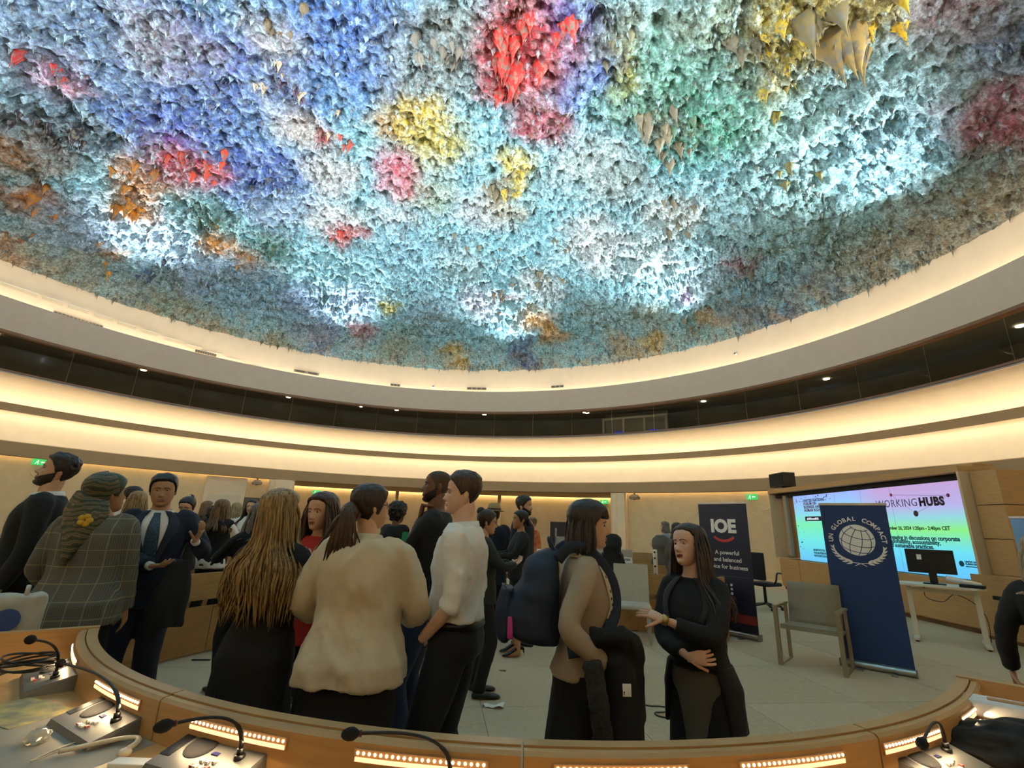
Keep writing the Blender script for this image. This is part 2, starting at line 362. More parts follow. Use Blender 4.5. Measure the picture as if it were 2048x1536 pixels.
# shade in the crust's gaps painted as dark speckles; beige tint towards the rim
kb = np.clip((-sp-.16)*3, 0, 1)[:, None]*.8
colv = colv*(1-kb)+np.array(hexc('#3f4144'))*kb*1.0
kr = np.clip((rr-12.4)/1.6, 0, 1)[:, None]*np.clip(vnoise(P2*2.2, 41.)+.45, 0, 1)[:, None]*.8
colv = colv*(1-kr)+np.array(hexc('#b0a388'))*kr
faces = []
I = idx
for i in range(G-1):
    r0, r1 = I[i], I[i+1]
    ok = (r0[:-1] >= 0) & (r0[1:] >= 0) & (r1[:-1] >= 0) & (r1[1:] >= 0)
    for j in np.nonzero(ok)[0]: faces.append((r0[j], r1[j], r1[j+1], r0[j+1]))
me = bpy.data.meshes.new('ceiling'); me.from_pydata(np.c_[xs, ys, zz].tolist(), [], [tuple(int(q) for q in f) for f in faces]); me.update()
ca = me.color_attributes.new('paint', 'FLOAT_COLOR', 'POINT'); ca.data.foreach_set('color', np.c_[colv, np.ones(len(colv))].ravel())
dm = bpy.data.materials.new('painted_relief_plaster'); dm.use_nodes = True; nt = dm.node_tree; N = nt.nodes; L = nt.links; pb = N['Principled BSDF']; pb.inputs['Roughness'].default_value = .75
at = N.new('ShaderNodeAttribute'); at.attribute_name = 'paint'
tc = N.new('ShaderNodeTexCoord'); nz = N.new('ShaderNodeTexNoise'); nz.inputs['Scale'].default_value = 16; nz.inputs['Detail'].default_value = 6; nz.inputs['Roughness'].default_value = .7
L.new(tc.outputs['Object'], nz.inputs['Vector'])
mr = N.new('ShaderNodeMapRange'); mr.inputs[1].default_value = .42; mr.inputs[2].default_value = .6; L.new(nz.outputs['Fac'], mr.inputs[0])
mc = N.new('ShaderNodeMix'); mc.data_type = 'RGBA'; mc.blend_type = 'MULTIPLY'
cr = N.new('ShaderNodeValToRGB'); cr.color_ramp.elements[0].color = (.5, .48, .44, 1); cr.color_ramp.elements[1].color = (1.15, 1.15, 1.15, 1); L.new(mr.outputs[0], cr.inputs[0])
mc.inputs[0].default_value = 1.0; L.new(at.outputs['Color'], mc.inputs[6]); L.new(cr.outputs[0], mc.inputs[7]); L.new(mc.outputs[2], pb.inputs['Base Color'])
bp = N.new('ShaderNodeBump'); bp.inputs['Strength'].default_value = .9; bp.inputs['Distance'].default_value = .06
n2 = N.new('ShaderNodeTexNoise'); n2.inputs['Scale'].default_value = 13; n2.inputs['Detail'].default_value = 8; n2.inputs['Roughness'].default_value = .65; L.new(tc.outputs['Object'], n2.inputs['Vector'])
L.new(n2.outputs['Fac'], bp.inputs['Height']); L.new(bp.outputs[0], pb.inputs['Normal'])
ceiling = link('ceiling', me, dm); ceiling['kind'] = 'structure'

# hanging plaster drips: the biggest 300 as parts, the multitude as one piece of stuff
def drip(n=7, m=5, bend=.0, lobes=1, seed=0):
    r_ = random.Random(seed); b = Buf()
    for l in range(lobes):
        ox, oy = (0, 0) if l == 0 else (r_.uniform(-.7, .7), r_.uniform(-.7, .7)); sc = 1.0 if l == 0 else r_.uniform(.4, .75)
        rings = []
        for i in range(m+1):
            t = i/m; rad = sc*((1-t)**1.9*(.9)+.035*(1-t)+.006); z = .25-t*2.4*sc
            aa = np.linspace(0, 2*np.pi, n, endpoint=False); w = 1+np.array([r_.uniform(-.25, .25) for _ in range(n)])*(1-t)
            rings.append(np.c_[ox+bend*t*t+np.cos(aa)*rad*w, oy+np.sin(aa)*rad*w, np.full(n, z)])
        b.loft(rings)
    return b
drip_mat = bpy.data.materials.new('painted_drip_plaster'); drip_mat.use_nodes = True; nt = drip_mat.node_tree; N = nt.nodes; L = nt.links; pb = N['Principled BSDF']; pb.inputs['Roughness'].default_value = .75
oi = N.new('ShaderNodeObjectInfo'); tc = N.new('ShaderNodeTexCoord'); nz = N.new('ShaderNodeTexNoise'); nz.inputs['Scale'].default_value = 2.6; nz.inputs['Detail'].default_value = 6; L.new(tc.outputs['Object'], nz.inputs['Vector'])
mc = N.new('ShaderNodeMix'); mc.data_type = 'RGBA'; mr = N.new('ShaderNodeMapRange'); mr.inputs[1].default_value = .46; mr.inputs[2].default_value = .6; L.new(nz.outputs['Fac'], mr.inputs[0])
L.new(mr.outputs[0], mc.inputs[0]); L.new(oi.outputs['Color'], mc.inputs[6]); mc.inputs[7].default_value = (.16, .145, .11, 1); L.new(mc.outputs[2], pb.inputs['Base Color'])
DM = []
for s in range(8):
    q = drip(7, 5, random.uniform(-.4, .4), 1+(s % 4), s).mesh('drip'); q.materials.append(drip_mat); DM.append(q)
def dome_surf(x, y):
    i, j = int(round((y-CY+DR+.25)/(2*DR+.5)*(G-1))), int(round((x-CX+DR+.25)/(2*DR+.5)*(G-1))); k = idx[min(max(i, 0), G-1), min(max(j, 0), G-1)]
    return float(zz[k]) if k >= 0 else DZ
clusters = [(270,410,6,.30,'#c8811f'),(290,350,4,.26,'#b8741f'),(370,320,5,.26,'#cf3a22'),(430,330,5,.24,'#cc3a1e'),(70,395,5,.28,'#c2761f'),(140,250,6,.36,'#1f1a28'),(110,225,5,.34,'#241a2c'),(105,125,3,.24,'#b3262a'),(145,150,2,.2,'#b82a2a'),
 (590,165,4,.30,'#3a1f4e'),(540,140,5,.24,'#b9a58c'),(560,40,5,.22,'#6a5638'),(680,265,4,.24,'#a83022'),(660,250,3,.22,'#b9a890'),(690,465,6,.2,'#d43a28'),(540,350,3,.24,'#20304e'),(550,490,3,.28,'#24553a'),(420,420,3,.22,'#2a5038'),
 (290,530,3,.24,'#24405e'),(345,510,4,.2,'#24324e'),(210,500,3,.2,'#c98a30'),(40,490,3,.22,'#b8762a'),(440,480,5,.18,'#d08a2c'),(490,520,5,.14,'#cf8f3a'),
 (1010,70,5,.55,'#cf2a22'),(1040,130,4,.48,'#c22420'),(985,150,3,.42,'#b02220'),(1090,60,4,.40,'#cf2a26'),(1000,190,2,.36,'#a82220'),(1075,225,6,.24,'#7a3a34'),
 (1005,370,8,.26,'#857a5e'),(1035,365,4,.24,'#b8a030'),(1345,420,8,.26,'#7d745c'),(1130,490,6,.22,'#6e6a58'),(1095,545,7,.24,'#8a8168'),(1020,500,4,.2,'#6a6658'),(940,480,3,.22,'#6e6a5e'),(1000,590,6,.3,'#8a7a68'),(890,70,8,.26,'#77736a'),(900,120,6,.26,'#7d786e'),
 (1310,250,6,.42,'#8a7f66'),(1345,300,4,.38,'#8f8468'),(1690,60,5,.6,'#9a8048'),(1655,40,5,.5,'#7d7048'),(1720,40,4,.4,'#d0a818'),(1560,60,6,.3,'#c0a428'),(1570,160,4,.28,'#a8963c'),(1400,240,6,.26,'#4a7a5c'),(1260,100,6,.22,'#6f6c50'),(1500,80,6,.3,'#5f5a44'),
 (1600,330,5,.22,'#8a8448'),(1480,600,6,.22,'#5f6a66'),(1400,660,8,.2,'#8a7f62'),(1040,690,6,.2,'#34406a'),(680,600,3,.26,'#245a60'),(650,590,2,.22,'#2a5a60'),(540,690,3,.26,'#8f8050'),(1085,725,5,.18,'#8f8870'),(1510,540,4,.26,'#7a745c')]
cnt = 0
for (px, py, n, sz, hx) in clusters:
    c0 = dome_xyz(px, py); base = np.array(hexc(hx))
    for q in range(n):
        if cnt >= 270: break
        x, y = c0.x+random.gauss(0, .34), c0.y+random.gauss(0, .30)
        if math.hypot(x-CX, y-CY) > DR-.12: continue
        o = link('plaster_drip', random.choice(DM), None, ceiling); s = sz*random.uniform(.35, .8)
        o.location = (x, y, dome_surf(x, y)+.02); o.scale = (s*.85, s*.85, s*random.uniform(.9, 1.35)); o.rotation_euler = (random.uniform(-.08, .08), random.uniform(-.08, .08), random.uniform(0, 6.28))
        v = base*random.uniform(.75, 1.2); o.color = (*np.clip(v, 0, 1), 1); cnt += 1
# smaller drips everywhere, thicker along the rim
NS = 11500; sx, sy = [], []
while len(sx) < NS:
    aa = random.uniform(0, 2*math.pi); rad = DR*math.sqrt(random.random())
    if len(sx) < 900: rad = DR-.05-abs(random.gauss(0, .28))
    x, y = CX+rad*math.cos(aa), CY+rad*math.sin(aa)
    if y < 1.0: continue
    if len(sx) >= 900 and mnoise.noise(Vector((x*.8, y*.8, 7.7))) < -.12 and random.random() < .8: continue
    sx.append(x); sy.append(y)
SXY = np.c_[sx, sy]; SC = patch_colour(SXY)
sv, sf, scol = [], [], []; tmpl = [np.concatenate(drip(5, 3, random.uniform(-.4, .4), 1, 50+s).v) for s in range(6)]; tf = drip(5, 3, 0, 1, 50).f
nb = 0
for i in range(NS):
    rim = i < 900; near = random.random()
    s = random.uniform(.03, .075) if not rim else random.uniform(.03, .08)
    if near > .93: s *= 1.6
    t = tmpl[i % 6]*np.array([s, s, s*random.uniform(.9, 1.9 if rim else 1.3)])+np.array([sx[i], sy[i], dome_surf(sx[i], sy[i])+.01])
    c = SC[i]*random.uniform(.75, 1.15); u = random.random()
    if u < .34: c = c*.45+np.array(hexc('#6f6753'))*.55
    elif u > .72: c = c*.45+pale*.55
    if rim: c = c*.6+np.array(hexc('#9a9078'))*.4
    sv.append(t); sf += [tuple(j+nb for j in f) for f in tf]; nb += len(t); scol.append(np.tile(np.append(c, 1.0), (len(t), 1)))
me = bpy.data.meshes.new('plaster_drips'); me.from_pydata(np.concatenate(sv).tolist(), [], sf); me.update()
ca = me.color_attributes.new('paint', 'FLOAT_COLOR', 'POINT'); ca.data.foreach_set('color', np.concatenate(scol).ravel())
o = link('plaster_drips', me, dm, ceiling); o['kind'] = 'stuff'

# ------------------------------------------------------------------ foreground desk: curved, four segments
DCX, DCY, DTZ = .11, 3.89, .835
def dp(az, r, z=0):     # azimuth seen from the desk's centre, 0 towards the camera, + to the right
    return np.array([DCX+r*math.sin(RAD(az)), DCY-r*math.cos(RAD(az)), z])
def arc_solid(b, az0, az1, prof, n=14, c=(DCX, DCY), sgn=-1):
    rings = []
    for az in np.linspace(az0, az1, n):
        rings.append(np.array([(c[0]+r*math.sin(RAD(az)), c[1]+sgn*r*math.cos(RAD(az)), z) for r, z in prof]))
    return b.loft(rings)
desk = empty('conference_desk', (0,0,0), 0, 'curved light oak speakers desk across the foreground with glowing light strips', 'desk')
SEG = [(-54.5, -26.6), (-26.45, -1.2), (-1.05, 22.6), (22.75, 46.0)]
for (a0, a1) in SEG:
    b = Buf(); arc_solid(b, a0, a1, [(2.445, .02), (2.445, .95), (2.483, .95), (2.483, .02)], 20); sharp(b.build('front_panel', M_WOOD, desk))
    b = Buf(); arc_solid(b, a0, a1, [(2.487, .70), (2.487, .946), (2.505, .946), (2.515, .938), (2.515, .70)], 20); sharp(b.build('inner_panel', M_WOODH, desk))
    b = Buf(); arc_solid(b, a0, a1, [(2.515, .805), (2.515, .835), (3.1, .835), (3.1, .805)], 20); sharp(b.build('desk_top', M_WOODH, desk))
for az in (-54.5, 46.0):
    b = Buf(); s = 1 if az > 0 else -1
    arc_solid(b, az, az+s*.9, [(2.445, .02), (2.445, .955), (3.1, .955), (3.1, .02)], 3); sharp(b.build('end_panel', M_WOODH, desk))
# light strips set in the inner panel: housing, underside glow strip and single diodes
led_me = Buf().ball((0,0,0), (.0034, .0026, .0036), 8, 6).mesh('diode'); led_me.materials.append(M_LED); led_me.polygons.foreach_set('use_smooth', [True]*len(led_me.polygons))
M_GLOW = mat('led_glow_strip', '#ffcf9a', .5, emit=(1.0, .55, .28), estr=1.3)
for az in (-47.2, -32.5, -19.1, -6.9, 4.5, 15.4, 26.8, 38.3):
    w = 3.9
    b = Buf(); arc_solid(b, az-w, az+w, [(2.512, .896), (2.512, .926), (2.520, .926), (2.520, .896)], 10); hs = sharp(b.build('light_strip', mat('strip_housing', '#b98a5c', .5), desk))
    b = Buf(); arc_solid(b, az-w+.1, az+w-.1, [(2.517, .899), (2.517, .9085), (2.5215, .9085), (2.5215, .899)], 10); sharp(b.build('glow_strip', M_GLOW, hs))
    for q in np.linspace(-w+.25, w-.25, 22):
        o = link('diode', led_me, None, hs); p = dp(az+q, 2.521, .9175); o.location = p; o.rotation_euler = (0, 0, RAD(az+q))
    # the strip's own light on the desktop
    p = dp(az, 2.545, .912)
    l = add_light('desk_strip_light', 'AREA', p, .55, (1.0, .72, .40), dp(az, 2.72, .75), shape='RECTANGLE', size=.34, size_y=.012)

def gp(px, py, z):      # point of the horizontal plane z seen at a pixel of the 2048x1536 frame
    d = _rt*((px-1024)/F_PX)+_up*((768-py)/F_PX)+_fw; t = (z-HC)/d.z
    return Vector((d.x*t, d.y*t, z))
def mic_unit(loc, rz, label, tip=None):
    e = empty('microphone_unit', loc, rz, label, 'microphone')
    if tip is not None: tip = Matrix.Rotation(-rz, 3, 'Z') @ (Vector(tip)-Vector(loc))
    # local +y points to the inner panel (away from the seat)
    b = Buf(); x0, x1, y0, y1 = -.15, .15, -.085, .085
    b.add([(x0,y0,0),(x1,y0,0),(x1,y1,0),(x0,y1,0),(x0+.006,y0+.006,.018),(x1-.006,y0+.006,.018),(x1-.006,y1-.006,.058),(x0+.006,y1-.006,.058)],
          [(0,3,2,1),(4,5,6,7),(0,1,5,4),(1,2,6,5),(2,3,7,6),(3,0,4,7)])
    shade_flat(b.build('housing', mat('grey_unit', '#6b6a66', .4, .3), e, False))
    sl = (.058-.018)/.158
    def top(x, y): return .018+(y+.079)*sl
    b = Buf()
    for i, t in enumerate(np.linspace(0, 1, 2)): pass
    q = 18; aa = np.linspace(0, 2*np.pi, q, endpoint=False)
    rings = [np.c_[-.055+np.cos(aa)*.042*s, .005+np.sin(aa)*.042*s, [top(0, .005+math.sin(t)*.042*s)+dz for t in aa]] for s, dz in ((1.05, -.004), (1.0, .002), (.8, .0035), (.3, .004))]
    b.loft(rings); b.build('loudspeaker', mat('speaker_grille', '#2e2e30', .6, .3, bump=.6, bscale=900), e)
    b = Buf()
    b.add([(-.142,-.045,top(0,-.045)+.0015),(-.108,-.045,top(0,-.045)+.0015),(-.108,.06,top(0,.06)+.0015),(-.142,.06,top(0,.06)+.0015),(-.142,-.045,top(0,-.045)-.004),(-.108,-.045,top(0,-.045)-.004),(-.108,.06,top(0,.06)-.004),(-.142,.06,top(0,.06)-.004)],
          [(0,1,2,3),(4,7,6,5),(0,4,5,1),(1,5,6,2),(2,6,7,3),(3,7,4,0)]); b.build('earphone_socket', M_BLACK, e, False)
    bw = mat('white_button', '#d6d4cc', .5); br = mat('red_button', '#b33a33', .5); bb = mat('blue_display', '#20285c', .3)
    for (x, y, m) in [(.0,-.055,bw),(.018,-.055,bw),(.0,-.035,bw),(.018,-.035,bw),(.036,-.05,br),(.036,-.03,bw),(-.01,-.055,br)]:
        b = Buf().box(x-.005, x+.005, y-.005, y+.005, top(x, y)-.004, top(x, y)+.004); b.build('button', m, e, False)
    b = Buf().box(.0, .022, -.012, .002, top(0, -.005)-.004, top(0, -.005)+.0015); b.build('display', bb, e, False)
    b = Buf().box(-.02, .03, .055, .062, top(0, .058)-.004, top(0, .058)+.001); b.build('card_slot', M_BLACK, e, False)
    b = Buf(); b.cyl((.085, .0, top(0,0)-.004), .014, .012, 14); b.cyl((.085, .0, top(0,0)+.008), .009, .014, 12); b.build('gooseneck_socket', M_BLACK, e)
    if tip is not None:
        P0 = np.array([.085, 0, top(0,0)+.02]); P3 = np.array(tip); P1 = P0+np.array([0, 0, .085]); P2_ = P0*.55+P3*.45+np.array([0, 0, .055])
        path = [(1-t)**3*P0+3*(1-t)**2*t*P1+3*(1-t)*t*t*P2_+t**3*P3 for t in np.linspace(0, 1, 16)]
        b = Buf().tube(path, [.0058]*5+[.0042]*11, 8); g = b.build('gooseneck', M_BLACK, e)
        d = (path[-1]-path[-2]); d /= np.linalg.norm(d)
        b = Buf().tube([P3-d*.010, P3-d*.004, P3+d*.004, P3+d*.016, P3+d*.027, P3+d*.032], [.005, .010, .0145, .0145, .010, .004], 12); b.build('windscreen', mat('black_foam', '#141213', .95, bump=.5, bscale=400), g)
        b = Buf().tube([P3-d*.016, P3-d*.010], [.0075, .0075], 12); b.build('light_ring', mat('red_ring', '#5a1512', .4), g)
    return e

def az_of(p): return math.atan2(p[0]-DCX, -(p[1]-DCY))
for (px, py, tip, lab) in [
    (105, 1352, (-1.62, 1.84, 1.04), 'grey conference microphone unit half under black cables at the desk end'),
    (205, 1438, (-1.62, 1.99, .93), 'grey conference microphone unit with red buttons, arm bent to the left'),
    (428, 1515, (-.80, 1.35, .985), 'grey conference microphone unit beside the long light strip'),
    (830, 1575, (-.345, 1.34, .985), 'conference microphone whose black head stands before the centre light strip'),
    (1868, 1522, (1.19, 1.55, .94), 'grey conference microphone unit at the right beside the black cloth')]:
    p = gp(px, py, .86); p.z = DTZ; mic_unit(p, az_of(p), lab, tip)

# ------------------------------------------------------------------ things lying on the foreground desk
def coil(c, r, turns, seed, rad=.004, n=90, squash=.35):
    r_ = random.Random(seed); pts = []; z = c[2]+rad
    for i in range(n):
        t = i/n*turns*2*math.pi
        pts.append((c[0]+(r+r_.uniform(-.3, .3)*r*.4)*math.cos(t), c[1]+(r+r_.uniform(-.3, .3)*r*.4)*math.sin(t)*.75, z+.02+squash*r*(1+math.sin(t*.7+seed))*.6))
    P = np.array(pts); 
    for _ in range(3): P[1:-1] = (P[:-2]+2*P[1:-1]+P[2:])/4
    return Buf().tube(P, rad, 6)
p = gp(85, 1345, .86)
cb = coil((p.x-.02, p.y-.05, DTZ+.03), .10, 5, 3); cb.tube([(p.x-.1, p.y-.1, DTZ+.05), (p.x-.16, p.y-.2, DTZ+.02), (p.x-.12, p.y-.32, DTZ+.008), (p.x-.2, p.y-.45, DTZ+.006)], .004, 6)
cb.tube([(p.x-.05, p.y-.1, DTZ+.05), (p.x-.10, p.y-.25, DTZ+.012), (p.x-.02, p.y-.36, DTZ+.006), (p.x-.18, p.y-.40, DTZ+.006)], .004, 6)
tag(cb.build('cable_bundle', M_BLACK), 'tangled bundle of black cables on the desk end', 'cable')
b = Buf(); q = gp(40, 1425, DTZ)
b.bbox(-.13, .13, -.09, .09, 0, .002, .0008); o = b.build('brochure', mat('beige_print', '#c9b26a', .6, col2='#8a8468', vscale=14), None, False); o.location = (q.x, q.y, DTZ+.0005); o.rotation_euler = (0, 0, RAD(-20))
tag(o, 'beige printed brochure lying on the left of the foreground desk', 'brochure')
b = Buf(); b.bbox(-.34, .34, -.22, .22, 0, .0015, .0006); o = b.build('desk_pad', mat('grey_pad', '#8d867a', .7, var=.04, vscale=8), None, False); q = gp(20, 1490, DTZ); o.location = (q.x, q.y, DTZ-.0012); o.rotation_euler = (0, 0, RAD(-22))
tag(o, 'flat grey writing pad set in the desk top at the left', 'desk pad')
# crumpled clear wrapper
gm = mat('clear_film', '#d9d6c4', .08); gm.node_tree.nodes['Principled BSDF'].inputs['Transmission Weight'].default_value = .75
bm = bmesh.new(); bmesh.ops.create_icosphere(bm, subdivisions=3, radius=.03)
for v in bm.verts: v.co *= 1+.28*mnoise.noise(v.co*60)
for v in bm.verts: v.co.z = max(v.co.z*.7, -.015)
me = bpy.data.meshes.new('w'); bm.to_mesh(me); bm.free(); o = link('plastic_wrapper', me, gm, None, False); q = gp(72, 1487, DTZ); o.location = (q.x, q.y, DTZ+.016)
tag(o, 'crumpled clear plastic wrapper on the desk', 'wrapper')
# white ear headset with cord
q = gp(195, 1505, DTZ); e = empty('earpiece_headset', (q.x, q.y, DTZ), RAD(10), 'white ear hook headset with thin cord lying on the desk', 'headset')
hp = [(-.09, -.01, .01), (-.06, .0, .012), (-.02, .02, .014), (.03, .05, .014), (.07, .05, .014), (.085, .02, .014), (.08, -.02, .012)]
def smoothpath(P, n=24):
    P = np.array(P, float); t = np.linspace(0, len(P)-1, n); out = []
    for x in t:
        i = min(int(x), len(P)-2); f = x-i; p0, p1, p2, p3 = P[max(i-1, 0)], P[i], P[i+1], P[min(i+2, len(P)-1)]
        out.append(.5*((2*p1)+(-p0+p2)*f+(2*p0-5*p1+4*p2-p3)*f*f+(-p0+3*p1-3*p2+p3)*f**3))
    return np.array(out)
Buf().tube(smoothpath(hp), .008, 8, flat=.8).build('ear_hook', mat('ivory_plastic', '#d2bfa0', .45), e)
Buf().tube(smoothpath([(-.09, -.01, .01), (-.13, -.05, .004), (-.10, .05, .004), (-.02, .13, .004), (.08, .17, .006)]), .0018, 5).build('cord', mat('ivory_plastic', '#d2bfa0', .45), e)
b = Buf().ball((.085, -.04, .012), (.017, .017, .011)); b.build('earbud', mat('ivory_plastic', '#d2bfa0', .45), e)
o = Buf().bbox(-.05, .05, -.02, .02, 0, .012, .003).build('paper_slip', M_PAPER, None, False); q = gp(262, 1532, DTZ); o.location = (q.x, q.y, DTZ); tag(o, 'small folded white paper beside the headset cord', 'paper')
# right end: black cloth, white bag, dark glasses
def cloth_blob(name, loc, sx, sy, sz, m, seed, sub=5, parent=None):
    bm = bmesh.new(); bmesh.ops.create_icosphere(bm, subdivisions=sub, radius=1)
    for v in bm.verts:
        n = .22*mnoise.noise(v.co*1.7+Vector((seed,)*3))+.12*mnoise.noise(v.co*4+Vector((seed,)*3))
        c = v.co*(1+n); v.co = Vector((c.x*sx, c.y*sy, max(c.z, -.25)*sz+.25*sz))
    me = bpy.data.meshes.new(name); bm.to_mesh(me); bm.free(); o = link(name, me, m, parent); o.location = loc; return o
M_BCLOTH = mat('black_cloth', '#101011', .9, var=.2, vscale=12, bump=.3, bscale=30)
q = gp(1975, 1500, DTZ); o = cloth_blob('black_jacket', (q.x+.05, q.y-.02, DTZ), .24, .13, .07, M_BCLOTH, 2.0); tag(o, 'black jacket heaped on the right of the foreground desk', 'jacket')
q = gp(2030, 1478, DTZ); e = empty('carrier_bag', (q.x+.04, q.y-.03, DTZ+.06), RAD(-38), 'white carrier bag with a brown stripe lying on the black jacket', 'bag')
b = Buf(); b.bbox(-.17, .17, -.06, .06, 0, .05, .012); b.build('bag_body', mat('white_bag', '#d9d5d3', .6, var=.04, vscale=9, bump=.3, bscale=12), e)
b = Buf(); b.bbox(-.10, .172, -.015, .02, .046, .054, .003); b.build('stripe', mat('tan_stripe', '#b08350', .6), e)
Buf().tube(smoothpath([(-.16, -.03, .04), (-.185, -.02, .045), (-.185, .02, .045), (-.16, .04, .04)]), .004, 6).build('handle', mat('white_bag', '#d9d5d3', .6), e)
q = gp(1945, 1455, DTZ); o = cloth_blob('plastic_packet', (q.x, q.y, DTZ+.0), .05, .03, .035, gm, 5.0, 3); tag(o, 'clear plastic packet by the right end light strip', 'packet')

# ------------------------------------------------------------------ ring of delegates' desks
GX, GY = .4, 4.2
M_GROOVE = bpy.data.materials.new('oak_fine_grooves'); M_GROOVE.use_nodes = True; nt = M_GROOVE.node_tree; N = nt.nodes; L = nt.links; pb = N['Principled BSDF']; pb.inputs['Roughness'].default_value = .5
tc = N.new('ShaderNodeTexCoord'); wv = N.new('ShaderNodeTexWave'); wv.bands_direction = 'Z'; wv.inputs['Scale'].default_value = 22; L.new(tc.outputs['Object'], wv.inputs['Vector'])
cr = N.new('ShaderNodeValToRGB'); cr.color_ramp.elements[0].color = (*hexc('#8a5f2c'), 1); cr.color_ramp.elements[1].color = (*hexc('#b58346'), 1); cr.color_ramp.elements[0].position = .2; cr.color_ramp.elements[1].position = .6
L.new(wv.outputs['Fac'], cr.inputs[0]); L.new(cr.outputs[0], pb.inputs['Base Color'])
bp = N.new('ShaderNodeBump'); bp.inputs['Strength'].default_value = .6; bp.inputs['Distance'].default_value = .004; L.new(wv.outputs['Fac'], bp.inputs['Height']); L.new(bp.outputs[0], pb.inputs['Normal'])
M_SEAT = mat('grey_upholstery', '#a39a8a', .85, var=.05, vscale=20, bump=.15, bscale=200)
def rp(az, r, z=0): return Vector((GX+r*math.sin(RAD(az)), GY+r*math.cos(RAD(az)), z))
def ring_desk(az0, az1, r, label, group, zt=.84, parts=True):
    p = rp((az0+az1)/2, r); e = empty('delegate_desk', p, 0, label, 'desk', group); inv = Matrix.Translation(-p)
    def ad(name, prof, m, a0=az0, a1=az1, n=10):
        b = Buf(); arc_solid(b, a0, a1, prof, n, (GX, GY), 1); b.xf(inv); return sharp(b.build(name, m, e))
    nseg = max(1, round((az1-az0)*r*math.pi/180/1.25)); st_ = (az1-az0)/nseg
    for k in range(nseg):
        g = .06
        ad('front_panel', [(r, .56), (r-.02, zt), (r+.02, zt), (r+.03, .56)], M_WOOD, az0+k*st_+g, az0+(k+1)*st_-g)
        ad('lower_panel', [(r+.02, .02), (r+.02, .49), (r+.05, .49), (r+.05, .02)], M_GROOVE, az0+k*st_+g, az0+(k+1)*st_-g)
    ad('desk_top', [(r+.03, zt-.13), (r+.03, zt-.10), (r+.62, zt-.10), (r+.62, zt-.13)], M_WOODH)
    for az in (az0, az1-.6): ad('side_panel', [(r+.0, .02), (r-.02, zt+.01), (r+.5, zt+.01), (r+.5, .02)], M_WOOD, az, az+.6, 2)
    return e
ring_desk(-84, -46, 4.05, 'curved oak delegates desk at the left with a lower grooved panel', None)
ring_desk(8, 40, 4.05, 'curved oak delegates desk behind the pale armless chair', None)
rows = [(5.55, [(-80, -50), (-40, -8), (6, 34)]), (7.1, [(-74, -50), (-42, -8), (4, 28)]), (8.7, [(-68, -44), (-38, -6), (4, 24)])]
lab = {(0,0): 'second row oak desk at the left behind the man in the navy suit', (0,1): 'second row oak desk behind the blonde woman', (0,2): 'second row oak desk holding the MALAYSIA name plate',
       (1,0): 'third row oak desk far left beside the plaster wall', (1,1): 'third row oak desk behind the beige shirt', (1,2): 'third row oak desk behind the MALAYSIA name plate',
       (2,0): 'last row oak desk at far left', (2,1): 'last row oak desk below the recess wall', (2,2): 'last row oak desk before the right pillar'}
for i, (r, gs) in enumerate(rows):
    for j, (a0, a1) in enumerate(gs): ring_desk(a0, a1, r, lab[i, j], 'rows of delegates desks', .88+.035*i)
# delegates' chairs behind the desks: seat, backrest, post, base
cb_ = Buf().bbox(-.24, .24, -.03, .03, .55, 1.02, .02).mesh('backrest'); cs_ = Buf().bbox(-.25, .25, -.52, .0, .42, .5, .03).mesh('seat')
cp_ = Buf().cyl((0, -.26, .03), .03, .4, 10).mesh('post'); cq_ = Buf().cyl((0, -.26, 0), .22, .03, 16, .2).mesh('base')
for m_ in (cb_, cs_): m_.materials.append(M_SEAT)
for m_ in (cp_, cq_): m_.materials.append(M_GREYM)
def dchair(az, r, label, rot=0):
    p = rp(az, r); e = empty('delegate_chair', p, -RAD(az)+rot, label, 'chair', 'delegates chairs behind the desks')
    for n_, m_ in (('backrest', cb_), ('seat', cs_), ('post', cp_), ('base', cq_)): link(n_, m_, None, e)
ORD = ['first', 'second', 'third', 'fourth', 'fifth']
for i, az in enumerate((9.5, 17)): dchair(az, 5.15, 'grey upholstered chair behind the front right desk, %s from the left' % ORD[i])
for i, az in enumerate((9, 15, 25)): dchair(az, 6.72, 'grey upholstered chair of the second right row, %s from the left' % ORD[i])
for i, az in enumerate((7, 12, 17)): dchair(az, 8.25, 'grey upholstered chair of the third right row, %s from the left' % ORD[i])
dchair(-80, 5.15, 'grey upholstered chair behind the left front desk')
dchair(-73, 6.72, 'grey upholstered chair of the second left row')
for i, az in enumerate((-30, -22, -14)): dchair(az, 6.72, 'grey upholstered chair in the centre row behind the standing group, %s from the left' % ORD[i])
# name plates
def plate(az, r, z, txt, label, w=.30, sub=None, size=.06):
    p = rp(az, r, z); e = empty('name_plate', p, -RAD(az)+math.pi, label, 'name plate')   # local -y... faces the ring's centre
    b = Buf(); b.add([(-w/2,-.035,0),(w/2,-.035,0),(w/2,.035,0),(-w/2,.035,0),(-w/2,-.004,.105),(w/2,-.004,.105),(w/2,.004,.105),(-w/2,.004,.105)], [(0,3,2,1),(4,5,6,7),(0,1,5,4),(1,2,6,5),(2,3,7,6),(3,0,4,7)])
    b.build('card', M_PAPER, e, False)
    th = math.atan2(.105, .031)
    def put(t, s, zz):
        M = Matrix.Translation((0, .035-(zz)*math.cos(th)/math.sin(th)+.0015, zz)) @ Matrix.Rotation(math.pi, 4, 'Z') @ Matrix.Rotation(th, 4, 'X')
        text('lettering', t, s, M, M_BLACKM, e, bold=.0015)
    put(txt, size, .045 if sub is None else .055)
    if sub: put(sub, size*.7, .02)
    return e
plate(22.2, 4.04, .84, 'J. WILDE', 'white name plate on the front right desk, nearest to the woman in the blazer')
